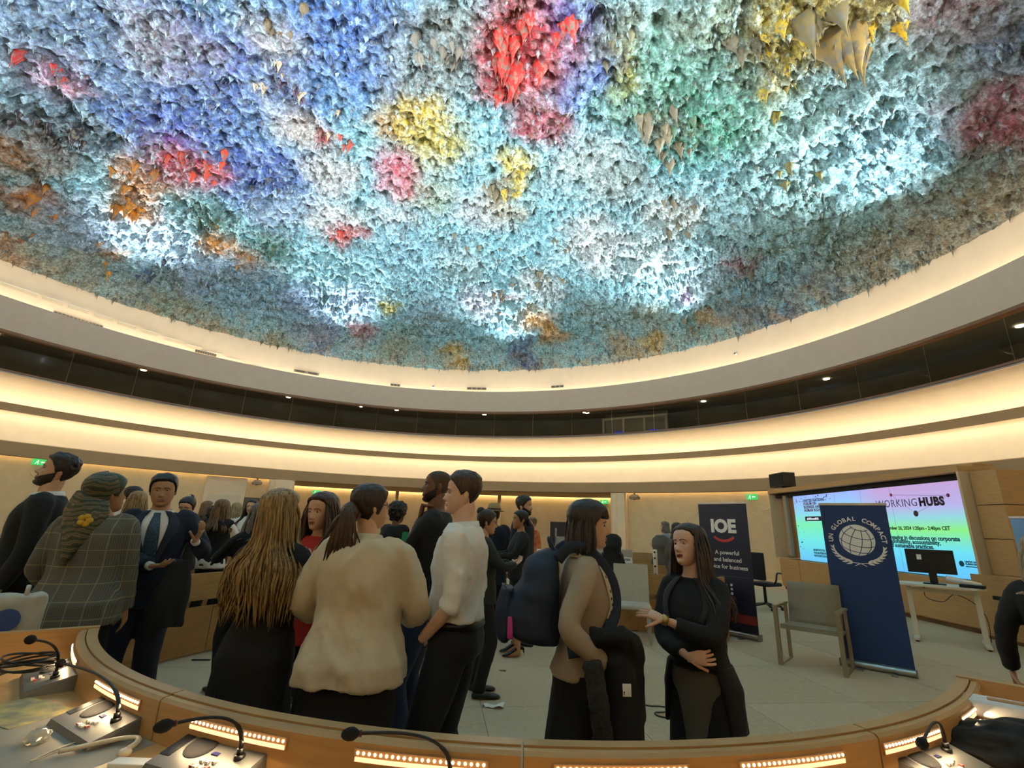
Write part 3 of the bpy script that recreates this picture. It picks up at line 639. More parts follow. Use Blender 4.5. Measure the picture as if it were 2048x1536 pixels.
plate(19.2, 5.55, .88, 'MALAYSIA', 'white name plate reading MALAYSIA on the second right desk', .30, None, .05)
plate(3.5, 5.6, .95, 'SWEDEN', 'white name plate left of the backpack wearer', .26, None, .055)
plate(-58.5, 4.06, .84, 'INTERNATIONAL', 'white two line name plate on the left oak desk', .34, 'ORGANIZATION', .042)

# ------------------------------------------------------------------ pillars, wall fittings
def cp(az, r, z=0): return Vector((CX+r*math.cos(az), CY+r*math.sin(az), z))
o = st('wall_pillar_left', Buf().prism([(cp(RA1, 15.2).x+.42+.42*math.cos(t), cp(RA1, 15.3).y+.42*math.sin(t)) for t in np.linspace(0, 2*math.pi, 28, endpoint=False)], 0, 3.0), M_CREAM); sharp(o, 60)
o = st('wall_pillar_right', Buf().prism([(cp(RA0, 15.2).x-.26+.20*math.cos(t), cp(RA0, 15.3).y+.20*math.sin(t)) for t in np.linspace(0, 2*math.pi, 28, endpoint=False)], 0, 3.0), M_CREAM); sharp(o, 60)
for k, t in enumerate((.33, .62)):
    aa = RA1+(RA0-RA1)*t; p = cp(aa, 17.6); o = st('wall_pillar_recess_%d' % (k+1), Buf().prism([(p.x+.09*math.cos(q), p.y+.09*math.sin(q)) for q in np.linspace(0, 2*math.pi, 14, endpoint=False)], 0, 3.0), M_CREAM)
# flush door with its frame panel in the left plaster wall
def wall_item(aa, r=15.34):           # local frame on the wall: x along it, y into the room
    p = cp(aa, r); return Matrix.Translation(p) @ Matrix.Rotation(aa+math.pi/2, 4, 'Z')
def azimuth_of_pixel(px, r=15.4):
    d = _rt*((px-1024)/F_PX)+_up*((768-980)/F_PX)+_fw; dx, dy = d.x, d.y
    a_ = dx*dx+dy*dy; b_ = -2*(dx*CX+dy*CY); c_ = CX*CX+CY*CY-r*r; t = (-b_+math.sqrt(b_*b_-4*a_*c_))/(2*a_)
    return math.atan2(dy*t-CY, dx*t-CX)
aa = azimuth_of_pixel(450); M = wall_item(aa)
d = empty('door_1', (0,0,0)); d.matrix_world = M; d['kind'] = 'structure'
Buf().box(-.75, .75, -.02, .06, 0, 2.98).build('frame_panel', M_CREAM, d, False)
Buf().bbox(-.6, .6, .06, .085, .02, 2.25, .004).build('door_leaf', mat('cream_door', '#cfc0a2', .6), d, False)
Buf().bbox(.45, .52, .085, .12, 1.0, 1.1, .004).build('handle', M_GREYM, d, False)
# grey screen panel beside it
aa = azimuth_of_pixel(503); o = Buf().box(-.95, .95, -.02, .03, .0, 2.2).build('grey_screen', mat('dark_panel', '#5a5346', .7), None, False); o.matrix_world = wall_item(aa); o['kind'] = 'structure'
def exit_sign(px, r, z, label):
    M = wall_item(azimuth_of_pixel(px, r), r-.03); e = empty('exit_sign', (0,0,0), 0, label, 'sign'); e.matrix_world = Matrix.Translation((0,0,z)) @ M
    Buf().bbox(-.20, .20, -.02, .02, -.10, .10, .006).build('sign_box', mat('exit_green', '#1f7a3c', .4, emit='#3bbf62', estr=.8), e, False)
    b = Buf()                                            # running figure and arrow
    b.box(-.13, -.05, .021, .024, -.012, .012); b.add([(-.05,.0225,-.04),(-.05,.0225,.04),(-.01,.0225,0),(-.05,.0245,-.04),(-.05,.0245,.04),(-.01,.0245,0)], [(0,1,2),(3,5,4),(0,3,4,1),(1,4,5,2),(2,5,3,0)])
    b.ball((.06, .022, .055), .014, 8, 5); b.tube([(.06,.022,.04),(.07,.022,-.005),(.045,.022,-.04),(.05,.022,-.075)], .009, 5); b.tube([(.07,.022,-.005),(.10,.022,-.03),(.12,.022,-.06)], .008, 5); b.tube([(.03,.022,.01),(.06,.022,.03),(.10,.022,.005)], .006, 5)
    b.build('pictogram', mat('sign_white', '#e8f5e6', .5, emit='#ffffff', estr=.6), e, False)
exit_sign(62, 15.4, 2.92, 'green exit sign on the plaster wall above the bearded man at far left')
exit_sign(634, 18.2, 2.72, 'green exit sign on the recess wall left of centre')
exit_sign(1503, 15.4, 2.82, 'green exit sign left of the big screen')
exit_sign(1208, 18.2, 2.78, 'green exit sign half hidden by the dark bobbed head')
def cam_dome(px, label):
    p = cp(azimuth_of_pixel(px), 14.95, 3.02); e = empty('ceiling_projector', (p.x, p.y, p.z-.12), 0, label, 'projector')
    e.rotation_euler = (0, 0, azimuth_of_pixel(px)+math.pi/2)
    b = Buf(); b.loft([np.array([(-.17,-.15,-.17),(.17,-.15,-.17),(.17,.15,-.17),(-.17,.15,-.17)]), np.array([(-.19,-.17,-.08),(.19,-.17,-.08),(.19,.17,-.08),(-.19,.17,-.08)]), np.array([(-.11,-.1,.02),(.11,-.1,.02),(.11,.1,.02),(-.11,.1,.02)])])
    b.build('housing', mat('taupe_housing', '#8a7a62', .6), e, False)
    Buf().cyl((0,0,.02), .035, .11, 12).build('mount', mat('taupe_housing', '#8a7a62', .6), e)
    Buf().cyl((.0,.0,-.19), .05, .02, 14).build('lens', M_BLACK, e)
cam_dome(509, 'taupe ceiling projector by the wall left of the left pillar')
cam_dome(1275, 'taupe ceiling projector right of the right pillar')
# plaster squiggles in relief on the wall
for k in range(34):
    px = random.choice([random.uniform(-60, 430), random.uniform(1260, 1560), random.uniform(500, 540)]); M = wall_item(azimuth_of_pixel(px), 15.39)
    P = [np.array([random.uniform(-.3, .3), .0, random.uniform(1.3, 2.7)])]; dr = random.uniform(-2.2, -.9)
    for q in range(6):
        dr += random.uniform(-.9, .9); P.append(P[-1]+np.array([math.cos(dr)*.12, 0, math.sin(dr)*.12]))
    o = Buf().tube(smoothpath(P, 14), [.012+.010*math.sin(t*9) for t in np.linspace(0, 1, 14)], 6, flat=.8).build('plaster_ridge', M_PLASTER, wall_back); o.matrix_world = M
# light grilles in the pocket and small vents along the cream rim
def rim_item(px, py, name, label, cat, bld):
    d_ = _rt*((px-1024)/F_PX)+_up*((768-py)/F_PX)+_fw; r = 14.04
    a_ = d_.x**2+d_.y**2; b_ = -2*(d_.x*CX+d_.y*CY); c_ = CX*CX+CY*CY-r*r; t = (-b_+math.sqrt(b_*b_-4*a_*c_))/(2*a_)
    az = math.atan2(d_.y*t-CY, d_.x*t-CX); e = empty(name, cp(az, r-.015, HC+d_.z*t+.14), az+math.pi/2, label, cat); bld(e); return e
M_GRILLE = mat('brown_grille', '#4d463c', .7)
def grille(n, w):
    def f(e):
        Buf().box(-w/2, w/2, -.01, .012, -.055, .055).build('frame', mat('taupe_housing', '#8a7a62', .6), e, False)
        for k in range(n):
            x = -w/2+w*(k+.5)/n; Buf().box(x-w/n*.36, x+w/n*.36, .010, .018, -.042, .042).build('louvre', M_GRILLE, e, False)
    return f
for px, py, n, w, lb in [(155, 648, 13, 1.35, 'long brown air grille of thirteen louvres, leftmost on the cream rim'), (410, 713, 9, .75, 'nine louvre air grille on the cream rim, second from the left'), (612, 751, 2, 1.05, 'dark air slot on the cream rim with a camera between its halves'),
                         (790, 776, 3, .45, 'short air slot on the cream rim above the bald man'), (953, 783, 4, .95, 'air slot on the cream rim below the navy drips'), (1115, 779, 3, .6, 'thin air slot on the cream rim right of centre')]:
    rim_item(px, py, 'air_grille', lb, 'air grille', grille(n, w))
def dome_cam(e): Buf().ball((0,0.02,0), .05).build('lens', M_BLACK, e); Buf().cyl((0,.0,-.05), .065, .1, 12).build('mount', M_WHITE, e)
rim_item(866, 779, 'rim_camera', 'small dark camera dome on the cream rim near the centre', 'camera', dome_cam)
rim_item(1472, 715, 'rim_camera', 'small dark camera dome on the cream rim at the right', 'camera', dome_cam)
M_PANELGAP = mat('pale_joint', '#efe6d6', .6)
for k, px in enumerate((15, 50, 103, 155, 205, 252, 297, 343, 386, 427, 467, 508)):
    py = 568+px*.325
    rim_item(px, py+8, 'rim_hatch', 'flush cream hatch in the rim, number %s from the left edge' % ['one','two','three','four','five','six','seven','eight','nine','ten','eleven','twelve'][k], 'hatch',
             lambda e: (Buf().bbox(-.27, .27, -.02, .004, -.06, .06, .004).build('cover', M_CREAM, e, False), Buf().box(-.27, .27, .0, .014, .055, .07).build('lip', M_PANELGAP, e, False)))
# gallery: projection booth and ceiling projector seen through the glass
aa = azimuth_of_pixel(1262); M = Matrix.Translation(cp(aa, 16.2)) @ Matrix.Rotation(aa+math.pi/2, 4, 'Z')
e = empty('projection_booth', (0,0,0), 0, 'glazed interpreters booth with blue screens behind the gallery glass', 'booth'); e.matrix_world = M
Buf().box(-1.5, 1.5, -.4, -.3, 5.42, 6.9).build('back_panel', mat('booth_wall', '#8d8674', .7), e, False)
for x in (-1.5, -.5, .5, 1.5): Buf().box(x-.05, x+.05, -.05, .05, 5.42, 6.6).build('post', mat('booth_frame', '#b0aa9a', .6), e, False)
Buf().box(-1.55, 1.55, -.06, .06, 6.55, 6.65).build('lintel', mat('booth_frame', '#b0aa9a', .6), e, False); Buf().box(-1.5, 1.5, -.05, .05, 5.42, 5.7).build('sill', mat('booth_frame', '#b0aa9a', .6), e, False)
for x in (-.9, .75): Buf().bbox(x-.2, x+.2, -.02, .02, 5.75, 5.95, .01).build('monitor', mat('blue_monitor', '#101840', .3, emit='#2a48ff', estr=1.2), e, False)
for px in (700, 1180):
    aa = azimuth_of_pixel(px); e = empty('gallery_projector', cp(aa, 14.5, 6.66), aa+math.pi/2, 'ceiling spotlight pair behind the gallery glass %s' % ('left of centre' if px < 1000 else 'above the booth'), 'spotlight')
    Buf().bbox(-.16, .16, -.12, .12, -.06, .06, .01).build('housing', M_DARK, e, False); Buf().cyl((0,0,-.08), .06, .02, 12).build('lamp', M_DOWN, e); Buf().cyl((0,0,.06), .02, .28, 8).build('rod', M_DARK, e)

# ------------------------------------------------------------------ big screen in its wooden surround, along x = 8.2, facing -x
scr = empty('projection_screen', (8.2, 11.6, 0), RAD(-90), 'large lit presentation screen in an oak surround at the right', 'screen')
# local: x runs towards the camera (world -y), y... local +y = world +x (into the wall); the picture faces local -y
X0, X1 = -3.2, 3.1                    # far and near end (world y 14.8 .. 8.5)
Buf().box(X0, X1, .12, .5, .9, 2.85).build('back_panel', M_WOOD, scr, False)
Buf().bbox(X0-.06, X1+.05, -.22, .5, 2.68, 2.80, .008).build('top_frame', M_WOODH, scr, False)
Buf().bbox(X0-.06, X0, -.22, .5, .86, 2.7, .008).build('side_frame', mat('pale_edge', '#c9b08a', .5), scr, False)
Buf().bbox(X1, X1+.05, -.22, .5, .9, 2.7, .008).build('side_frame', mat('pale_edge', '#c9b08a', .5), scr, False)
Buf().box(X0, X1, -.03, .12, 2.56, 2.68).build('dark_slot', M_BLACKM, scr, False)
Buf().bbox(X0+.42, X0+.58, -.06, .02, .92, 2.6, .006).build('projector_column', mat('grey_column', '#9d978b', .5, .3), scr, False)
# picture: procedural gradient of blue, lilac, green, aqua
pm = bpy.data.materials.new('screen_picture'); pm.use_nodes = True; nt = pm.node_tree; N = nt.nodes; L = nt.links; pb = N['Principled BSDF']; pb.inputs['Base Color'].default_value = (.02,.02,.02,1); pb.inputs['Roughness'].default_value = .4
tc = N.new('ShaderNodeTexCoord'); sx_ = N.new('ShaderNodeSeparateXYZ'); L.new(tc.outputs['Generated'], sx_.inputs[0])
def ramp(stops, fac):
    r = N.new('ShaderNodeValToRGB'); els = r.color_ramp.elements
    while len(els) < len(stops): els.new(.5)
    for e_, (p_, c_) in zip(els, stops): e_.position = p_; e_.color = (*hexc(c_), 1)
    L.new(fac, r.inputs[0]); return r
rA = ramp([(0,'#5fb6e8'),(.3,'#63d8d8'),(.55,'#6fe0a8'),(.72,'#7fc8e0'),(1,'#8fa8ee')], sx_.outputs['Z'])
rB = ramp([(0,'#58b4ee'),(.25,'#5fcfe6'),(.49,'#7fe07a'),(.62,'#84c8d0'),(.75,'#a8a4d8'),(1,'#b596c8')], sx_.outputs['Z'])
mrx = N.new('ShaderNodeMapRange'); mrx.inputs[1].default_value = .44; mrx.inputs[2].default_value = .60; L.new(sx_.outputs['X'], mrx.inputs[0])
mxx = N.new('ShaderNodeMix'); mxx.data_type = 'RGBA'; L.new(mrx.outputs[0], mxx.inputs[0]); L.new(rA.outputs[0], mxx.inputs[6]); L.new(rB.outputs[0], mxx.inputs[7])
L.new(mxx.outputs[2], pb.inputs['Emission Color']); pb.inputs['Emission Strength'].default_value = .92
SX0, SX1, SZ0, SZ1 = X0+.92, X1-.03, .86, 2.56
Buf().box(SX0, SX1, -.035, .0, SZ0, SZ1).build('display', pm, scr, False)
SW, SH = SX1-SX0, SZ1-SZ0
def sp_(u, v): return Matrix.Translation((SX0+u*SW, -.0365, SZ0+v*SH)) @ Matrix.Rotation(math.pi/2, 4, 'X')
M_INK = mat('screen_dark_text', '#1d1030', .5); M_INK2 = mat('screen_blue_text', '#155a78', .5); M_INK3 = mat('screen_red_text', '#7a2a5a', .5); M_INK4 = mat('screen_thin_text', '#6a6a8a', .5)
for i, (t_, m_) in enumerate([('UNITED NATIONS', M_INK2), ('FORUM ON', M_INK3), ('BUSINESS AND', M_INK3), ('HUMAN RIGHTS', M_INK3)]): text('lettering', t_, .10, sp_(.086, .895-i*.050), m_, scr, align='LEFT', bold=.004, spacing=1.12)
b = Buf().box(SX0+.085*SW, SX0+.30*SW, -.037, -.035, SZ0+.60*SH, SZ0+.67*SH); b.build('banner_strip', mat('screen_navy', '#141c3c', .5), scr, False)
text('lettering', '#UNForumBHR', .075, sp_(.10, .62) @ Matrix.Translation((0,0,.003)), mat('screen_white_text', '#d8e4f0', .5, emit='#d8e4f0', estr=.7), scr, align='LEFT', bold=.002)
text('lettering', 'WORKING', .215, sp_(.789, .755), M_INK4, scr, align='RIGHT', spacing=1.08)
text('lettering', 'HUBS', .215, sp_(.796, .755), M_INK, scr, align='LEFT', bold=.013, spacing=1.12)
text('lettering', 'November 26, 2024 1:20pm - 2:40pm CET', .095, sp_(.902, .487), mat('screen_green_text', '#2c4a3a', .5), scr, align='RIGHT', bold=.003)
for i, (t_, u_) in enumerate([('engaging in discussions on corporate', .93), ('responsibility, accountability,', .852), ('and sustainable practices.', .822)]): text('lettering', t_, .112, sp_(u_, .375-i*.047), M_INK2, scr, align='RIGHT', bold=.004)
for i, t_ in enumerate(['REGISTRATION', 'FOR IN-PERSON', 'PARTICIPATION']): text('lettering', t_, .07, sp_(.118, .155-i*.042), M_INK2, scr, align='LEFT', bold=.003)
for u, v, r_, m_ in [(.671, .901, .035, mat('screen_red_dot', '#c03a5a', .5)), (.922, .852, .035, mat('screen_plum_dot', '#8a2a6a', .5)), (.773, .67, .058, mat('screen_dark_dot', '#3a2040', .5))]:
    Buf().cyl((0,0,0), r_, .002, 20).xf(sp_(u, v)).build('network_dot', m_, scr, False)
for (u0, v0), (u1, v1) in [((.671,.901),(.922,.852)), ((.671,.901),(.773,.67)), ((.922,.852),(.773,.67))]:
    Buf().tube([sp_(u0, v0).translation, sp_(u1, v1).translation], .003, 4).build('network_line', mat('screen_line', '#a08ab0', .5), scr, False)
r_ = random.Random(4)
for k in range(46):
    left = k < 26
    u, v = (r_.uniform(.01, .30), r_.uniform(.90, .99)) if left else (r_.uniform(.01, .06), r_.uniform(.05, .95))
    Buf().cyl((0,0,0), r_.uniform(.008, .02), .002, 8).xf(sp_(u, v)).build('network_dot', random.choice([M_INK, M_INK2, M_INK3]), scr, False)
b = Buf(); b.cyl((0,0,0), .05, .002, 20); b.xf(sp_(.917, .15)); b.build('emblem', M_INK2, scr, False)
for i, t_ in enumerate(['UNITED NATIONS', 'HUMAN RIGHTS', 'OFFICE OF THE HIGH COMMISSIONER']): text('lettering', t_, (.042, .042, .022)[i], sp_(.930, .165-i*.022), M_INK2, scr, align='LEFT', bold=.002)
for i, t_ in enumerate(['Register and find', 'the full agenda']): text('lettering', t_, .05, sp_(.735, .15-i*.03), M_INK4, scr, align='LEFT')
# picture seams of the panels
for u in (.33, .5, .667): Buf().box(SX0+u*SW-.002, SX0+u*SW+.002, -.0362, -.035, SZ0, SZ1).build('panel_seam', mat('screen_seam', '#5a8aa8', .5), scr, False)
# oak cabinet units below the screen
for k, (x0, x1) in enumerate([(-3.2, -2.25), (-2.24, -.55), (-.54, 1.2), (1.21, 3.0)]):
    e = empty('oak_cabinet', (8.2, 11.6-(x0+x1)/2, 0), RAD(-90), 'oak cabinet unit below the big screen, %s from its far end' % ORD[k], 'cabinet', 'cabinet units under the screen'); h = (x1-x0)/2
    Buf().box(-h, h, -.10, .5, .08, .84).build('body', M_WOODH, e, False); Buf().bbox(-h+.004, h-.004, -.125, -.10, .1, .83, .004).build('door', M_WOODH, e, False); Buf().box(-h, h, -.05, .45, 0, .08).build('plinth', M_WOODD, e, False)
e = empty('oak_cabinet', (8.15, 8.1, 0), RAD(-90), 'oak cabinet at the near end of the big screen with a dark pull slot', 'cabinet', 'cabinet units under the screen')
Buf().bbox(-.42, 1.3, -.3, .5, .06, .98, .006).build('body', M_WOODH, e, False); Buf().box(-.1, .55, -.31, -.29, .62, .68).build('pull_slot', M_BLACKM, e, False); Buf().box(-.4, 1.3, -.25, .45, 0, .06).build('plinth', M_WOODD, e, False)
# oak side tower
e = empty('side_tower', (8.36, 8.20, 0), RAD(-90), 'tall oak panelled block closing the near end of the screen', 'panel')
for z0, z1 in ((.985, 1.55), (1.56, 2.1), (2.11, 2.68)): Buf().bbox(-.24, .24, -.2, .4, z0, z1, .006).build('panel', M_WOODH, e, False)
# black loudspeaker over the far top corner of the screen
e = empty('loudspeaker', (8.15, 14.3, 2.815), RAD(-90), 'black box loudspeaker on top of the screen surround', 'loudspeaker')
Buf().bbox(-.38, .38, -.18, .18, .04, .44, .012).build('cabinet', M_BLACK, e, False); Buf().bbox(-.35, .35, -.19, -.18, .07, .41, .004).build('grille', M_BLACKM, e, False); Buf().box(-.1, .1, -.1, .1, 0, .05).build('foot', M_GREYM, e, False)
# pale blue roll-up at the right edge
def rollup(label, A, B, H, m, name='rollup_banner'):
    A, B = Vector(A), Vector(B); c = (A+B)/2; d = B-A; w = d.length
    e = empty(name, c, math.atan2(d.y, d.x), label, 'banner')
    Buf().box(-w/2+.01, w/2-.01, -.003, .003, .07, H).build('sheet', m, e, False)
    b = Buf(); aa = np.linspace(0, 2*np.pi, 14, endpoint=False)
    b.loft([np.c_[np.full(14, x), np.cos(aa)*.055, .045+np.sin(aa)*.04] for x in (-w/2, w/2)]); sharp(b.build('base', M_SILVER, e), 50)
    for x in (-w/2, w/2): Buf().bbox(x-.008, x+.008, -.06, .06, .0, .09, .004).build('end_cap', M_GREYM, e, False)
    for x in (-w*.22, w*.22): Buf().bbox(x-.03, x+.03, -.16, .14, .0, .014, .004).build('foot', M_GREYM, e, False)
    Buf().bbox(-w/2, w/2, -.012, .012, H-.02, H+.012, .004).build('top_rail', M_SILVER, e, False)
    Buf().cyl((0, .03, .06), .010, H-.08, 8).build('support_pole', M_GREYM, e)
    return e, w
def face(x, z): return Matrix.Translation((x, -.0035, z)) @ Matrix.Rotation(math.pi/2, 4, 'X')
rollup('plain pale blue roll-up panel at the right edge behind the walker', (7.35, 7.15, 0), (7.75, 6.1, 0), 1.86, mat('pale_blue_sheet', '#6f97bd', .6))
# navy roll-up with the globe emblem
M_NAVY = mat('navy_print', '#12305f', .55); M_CRM = mat('cream_print', '#e8e2d6', .55)
e, w = rollup('blue roll-up banner with the white globe and laurel emblem', (4.13, 6.46, 0), (4.68, 6.0, 0), 1.90, M_NAVY)
gz, gr = 1.46, .185
q = np.linspace(0, 2*np.pi, 48, endpoint=False); b = Buf(); b.prism([(gr*math.cos(t), gr*math.sin(t)) for t in q], -.001, .0012); b.xf(face(0, gz)); b.build('globe', M_CRM, e, False)
def gridline(P, rad): 
    P = [(x, y, .0016) for x, y in P]; return Buf().tube(P, rad, 5, flat=.3).xf(face(0, gz))
tilt = RAD(-14)
def sph(lat, lon):
    lat, lon = RAD(lat), RAD(lon); x, y, z = math.cos(lat)*math.sin(lon), math.sin(lat), math.cos(lat)*math.cos(lon)
    te = RAD(22); y, z = y*math.cos(te)-z*math.sin(te)*-1*-1, z*math.cos(te)+y*math.sin(te)
    return (x*math.cos(tilt)-y*math.sin(tilt))*gr, (x*math.sin(tilt)+y*math.cos(tilt))*gr, z
for lat in (-30, -2, 28, 62):
    P = [sph(lat, lon) for lon in np.linspace(-88, 88, 26)]; P = [p[:2] for p in P if p[2] > .02 and math.hypot(*p[:2]) < gr*.985]
    gridline(P, .0042).build('grid_line', M_NAVY, e, False)
for lon in (-58, -20, 18, 54):
    P = [sph(lat, lon) for lat in np.linspace(-80, 66, 26)]; P = [p[:2] for p in P if p[2] > .02 and math.hypot(*p[:2]) < gr*.985]
    gridline(P, .0042).build('grid_line', M_NAVY, e, False)
s_ = 'UN GLOBAL COMPACT'; span = RAD(192)
for k, chh in enumerate(s_):
    if chh == ' ': continue
    t = math.pi/2+span/2-span*(k+.5)/len(s_); rad = gr+.052
    text('letter', chh, .070, face(0, gz-.005) @ Matrix.Translation((rad*math.cos(t)*1.06, rad*math.sin(t)*1.0, 0)) @ Matrix.Rotation(t-math.pi/2, 4, 'Z'), M_CRM, e, bold=.002)
for sd in (-1, 1):                      # laurel branches: stem and single leaves
    stem = [(sd*(.02+.245*math.sin(t)), -.275+.19*(1-math.cos(t))) for t in np.linspace(0, 1.62, 14)]
    stem = [(-sd*.06, -.308), (-sd*.015, -.284)]+stem
    Buf().tube([(x, y, .001) for x, y in stem], [.004]*12+[.003]*4, 5, flat=.3).xf(face(0, gz)).build('laurel_stem', M_CRM, e, False)
    for k in range(7):
        t = .22+k*.205; x, y = sd*(.02+.245*math.sin(t)), -.275+.19*(1-math.cos(t)); tx, ty = sd*.245*math.cos(t), .19*math.sin(t); ang_ = math.atan2(ty, tx)
        for side in (-1, 1):
            aa = ang_+side*.42*sd; Lf = .078-.005*k
            pts = [(0,0),(.3,.2),(.6,.2),(1,0),(.6,-.16),(.3,-.18)]
            poly = [(x+(px_*math.cos(aa)-py_*math.sin(aa)*.75)*Lf, y+(px_*math.sin(aa)+py_*math.cos(aa)*.75)*Lf) for px_, py_ in pts]
            Buf().prism(poly, 0, .0012).xf(face(0, gz)).build('laurel_leaf', M_CRM, e, False)
# dark roll-up IOE
M_NAVY2 = mat('midnight_print', '#14162b', .5); M_RED = mat('red_print', '#c8372d', .5)
e, w = rollup('dark roll-up banner with three white capitals over a red smile arc', (3.22, 8.26, 0), (3.72, 7.58, 0), 1.95, M_NAVY2)
text('lettering', 'IOE', .27, face(0, 1.50), M_CRM, e, bold=.014)
P = [(.21*math.sin(t), -.02-.155*math.cos(t)+.10) for t in np.linspace(-.95, .95, 18)]
Buf().tube([(x, y, .001) for x, y in P], [.004]+[.02]*16+[.004], 6, flat=.06).xf(face(0, 1.44)).build('red_arc', M_RED, e, False)
for i, t_ in enumerate(['A powerful', 'and balanced', 'voice for business']): text('lettering', t_, .088, face(.03, 1.16-i*.105), M_CRM, e, bold=.001)
for z in (.68, .74, .80): Buf().cyl((0,0,0), .019, .0016, 16).xf(face(.06, z-.08)).build('dot', M_CRM, e, False)
Buf().box(-.30, .36, -.0045, -.0035, .84, .843).build('thin_line', mat('grey_line', '#6a6c84', .5), e, False)
P = [(-w/2+.02, .50), (-w/2+.02, .36), (-.15, .235), (.10, .20), (w/2-.02, .20), (w/2-.02, .32), (.10, .325), (-.13, .37)]
Buf().prism(P, 0, .001).xf(face(0, 0)).build('red_swoosh', mat('dark_red_print', '#7d2420', .5), e, False)

# ------------------------------------------------------------------ chairs on the floor
def armchair(loc, rz, label, m):
    e = empty('armchair', loc, rz, label, 'chair'); w = .29                      # faces local -y
    b = Buf(); b.loft([np.array([(x, y0, z0) for x, y0, z0 in [(-w, y, z), (w, y, z), (w, y+.02*0+dy, z+dz), (-w, y+dy, z+dz)]]) for y, z, dy, dz in [(-.26, .40, 0, .05), (.0, .385, 0, .05), (.18, .385, 0, .05)]])
    b.build('seat', m, e, False)
    rings = []
    for t in np.linspace(0, 1, 7):
        y, z = .17+.10*t+.03*math.sin(t*3.1), .40+.50*t; rings.append(np.array([(-w, y, z), (w, y, z), (w, y+.04, z+.005), (-w, y+.04, z+.005)]))
    Buf().loft(rings).build('backrest', m, e, True); sharp(e.children[-1])
    for s in (-1, 1):
        x = s*(w+.035)
        Buf().bbox(x-.022, x+.022, -.30, -.24, 0, .63, .004).build('front_leg', mat('champagne_metal', '#9a8868', .4, .5), e, False)
        Buf().bbox(x-.018, x+.018, .20, .245, 0, .63, .004).build('rear_leg', mat('champagne_metal', '#9a8868', .4, .5), e, False)
        Buf().bbox(x-.03, x+.03, -.30, .245, .63, .66, .006).build('armrest', mat('champagne_metal', '#9a8868', .4, .5), e, False)
        Buf().bbox(x-.015, x+.015, -.27, .23, .0, .016, .003).build('runner', mat('champagne_metal', '#9a8868', .4, .5), e, False)
        Buf().box(min(x, s*w), max(x, s*w), -.1, .1, .39, .42).build('bracket', mat('champagne_metal', '#9a8868', .4, .5), e, False)
    return e
armchair((3.77, 6.35, 0), RAD(-42), 'grey armchair with flat metal arms beside the globe banner', mat('taupe_upholstery', '#8c8068', .8, var=.05, vscale=20, bump=.15, bscale=220))
M_PALEU = mat('pale_upholstery', '#b9ae9a', .8, var=.05, vscale=20, bump=.15, bscale=220)
def side_chair(loc, rz, label):
    e = empty('side_chair', loc, rz, label, 'chair')
    Buf().bbox(-.25, .25, -.25, .25, .42, .48, .02).build('seat', M_PALEU, e)
    rings = [np.array([(-.25, y, z), (.25, y, z), (.25, y+.035, z), (-.25, y+.035, z)]) for y, z in [(.2, .44), (.22, .6), (.26, .8), (.30, .98)]]
    sharp(Buf().loft(rings).build('backrest', M_PALEU, e))
    for sx_ in (-1, 1):
        for sy_ in (-1, 1): Buf().bbox(sx_*.22-.014, sx_*.22+.014, sy_*.21-.014, sy_*.21+.014, 0, .43, .003).build('leg', M_SILVER, e, False)
side_chair((1.83, 7.35, 0), RAD(-12), 'pale armless chair between the backpack wearer and the woman in the blazer')
# swivel office chair behind the dark banner
e = empty('office_chair', (5.45, 10.7, 0), RAD(120), 'black swivel office chair behind the dark banner with the red arc', 'chair')
Buf().bbox(-.25, .25, -.25, .25, .46, .53, .03).build('seat', M_BLACKM, e); Buf().bbox(-.23, .23, .24, .30, .58, 1.12, .03).build('backrest', M_BLACKM, e)
Buf().cyl((0,0,.12), .03, .34, 10).build('post', M_BLACK, e)
for k in range(5):
    t = k*2*math.pi/5; Buf().tube([(0,0,.12), (.29*math.cos(t), .29*math.sin(t), .07)], [.025, .018], 6).build('base_arm', M_BLACK, e); Buf().ball((.29*math.cos(t), .29*math.sin(t), .035), .035, 8, 6).build('castor', M_BLACK, e)
for s in (-1, 1): Buf().tube(smoothpath([(s*.26, .05, .5), (s*.31, .05, .6), (s*.31, .0, .72), (s*.31, -.15, .72)]), .018, 6).build('armrest', M_BLACK, e)
# white sit-stand table with monitor
tb = empty('standing_table', (6.86, 8.0, 0), RAD(-40), 'white T-leg table carrying a monitor in front of the big screen', 'table')
M_TBL = mat('white_laminate', '#d5cab2', .5)
b = Buf(); tt = np.linspace(0, 2*np.pi, 32, endpoint=False); b.prism([(math.copysign(abs(math.cos(t))**.5, math.cos(t))*.52, math.copysign(abs(math.sin(t))**.5, math.sin(t))*.33) for t in tt], .80, .83); b.build('table_top', M_TBL, tb, False)
for s in (-1, 1):
    Buf().bbox(s*.40-.035, s*.40+.035, -.025, .025, .06, .80, .006).build('leg', M_TBL, tb, False); Buf().bbox(s*.40-.035, s*.40+.035, -.32, .32, .02, .06, .01).build('foot', M_TBL, tb, False)
    for sy in (-1, 1): Buf().cyl((s*.40, sy*.28, 0), .025, .02, 10).build('castor', M_BLACK, tb)
Buf().bbox(-.40, .40, -.02, .02, .70, .76, .004).build('crossbar', M_TBL, tb, False)
Buf().tube(smoothpath([(-.2, .0, .79), (-.2, .05, .62), (.0, .05, .58), (.15, .03, .7), (.35, .0, .6), (.46, .03, .4), (.45, .03, .08)]), .006, 6).build('cable', M_BLACK, tb)
e = empty('monitor', tb.matrix_world @ Vector((0,0,0)) if False else (6.82, 8.05, .83), RAD(-40), 'black computer monitor seen from behind on the white table', 'monitor')
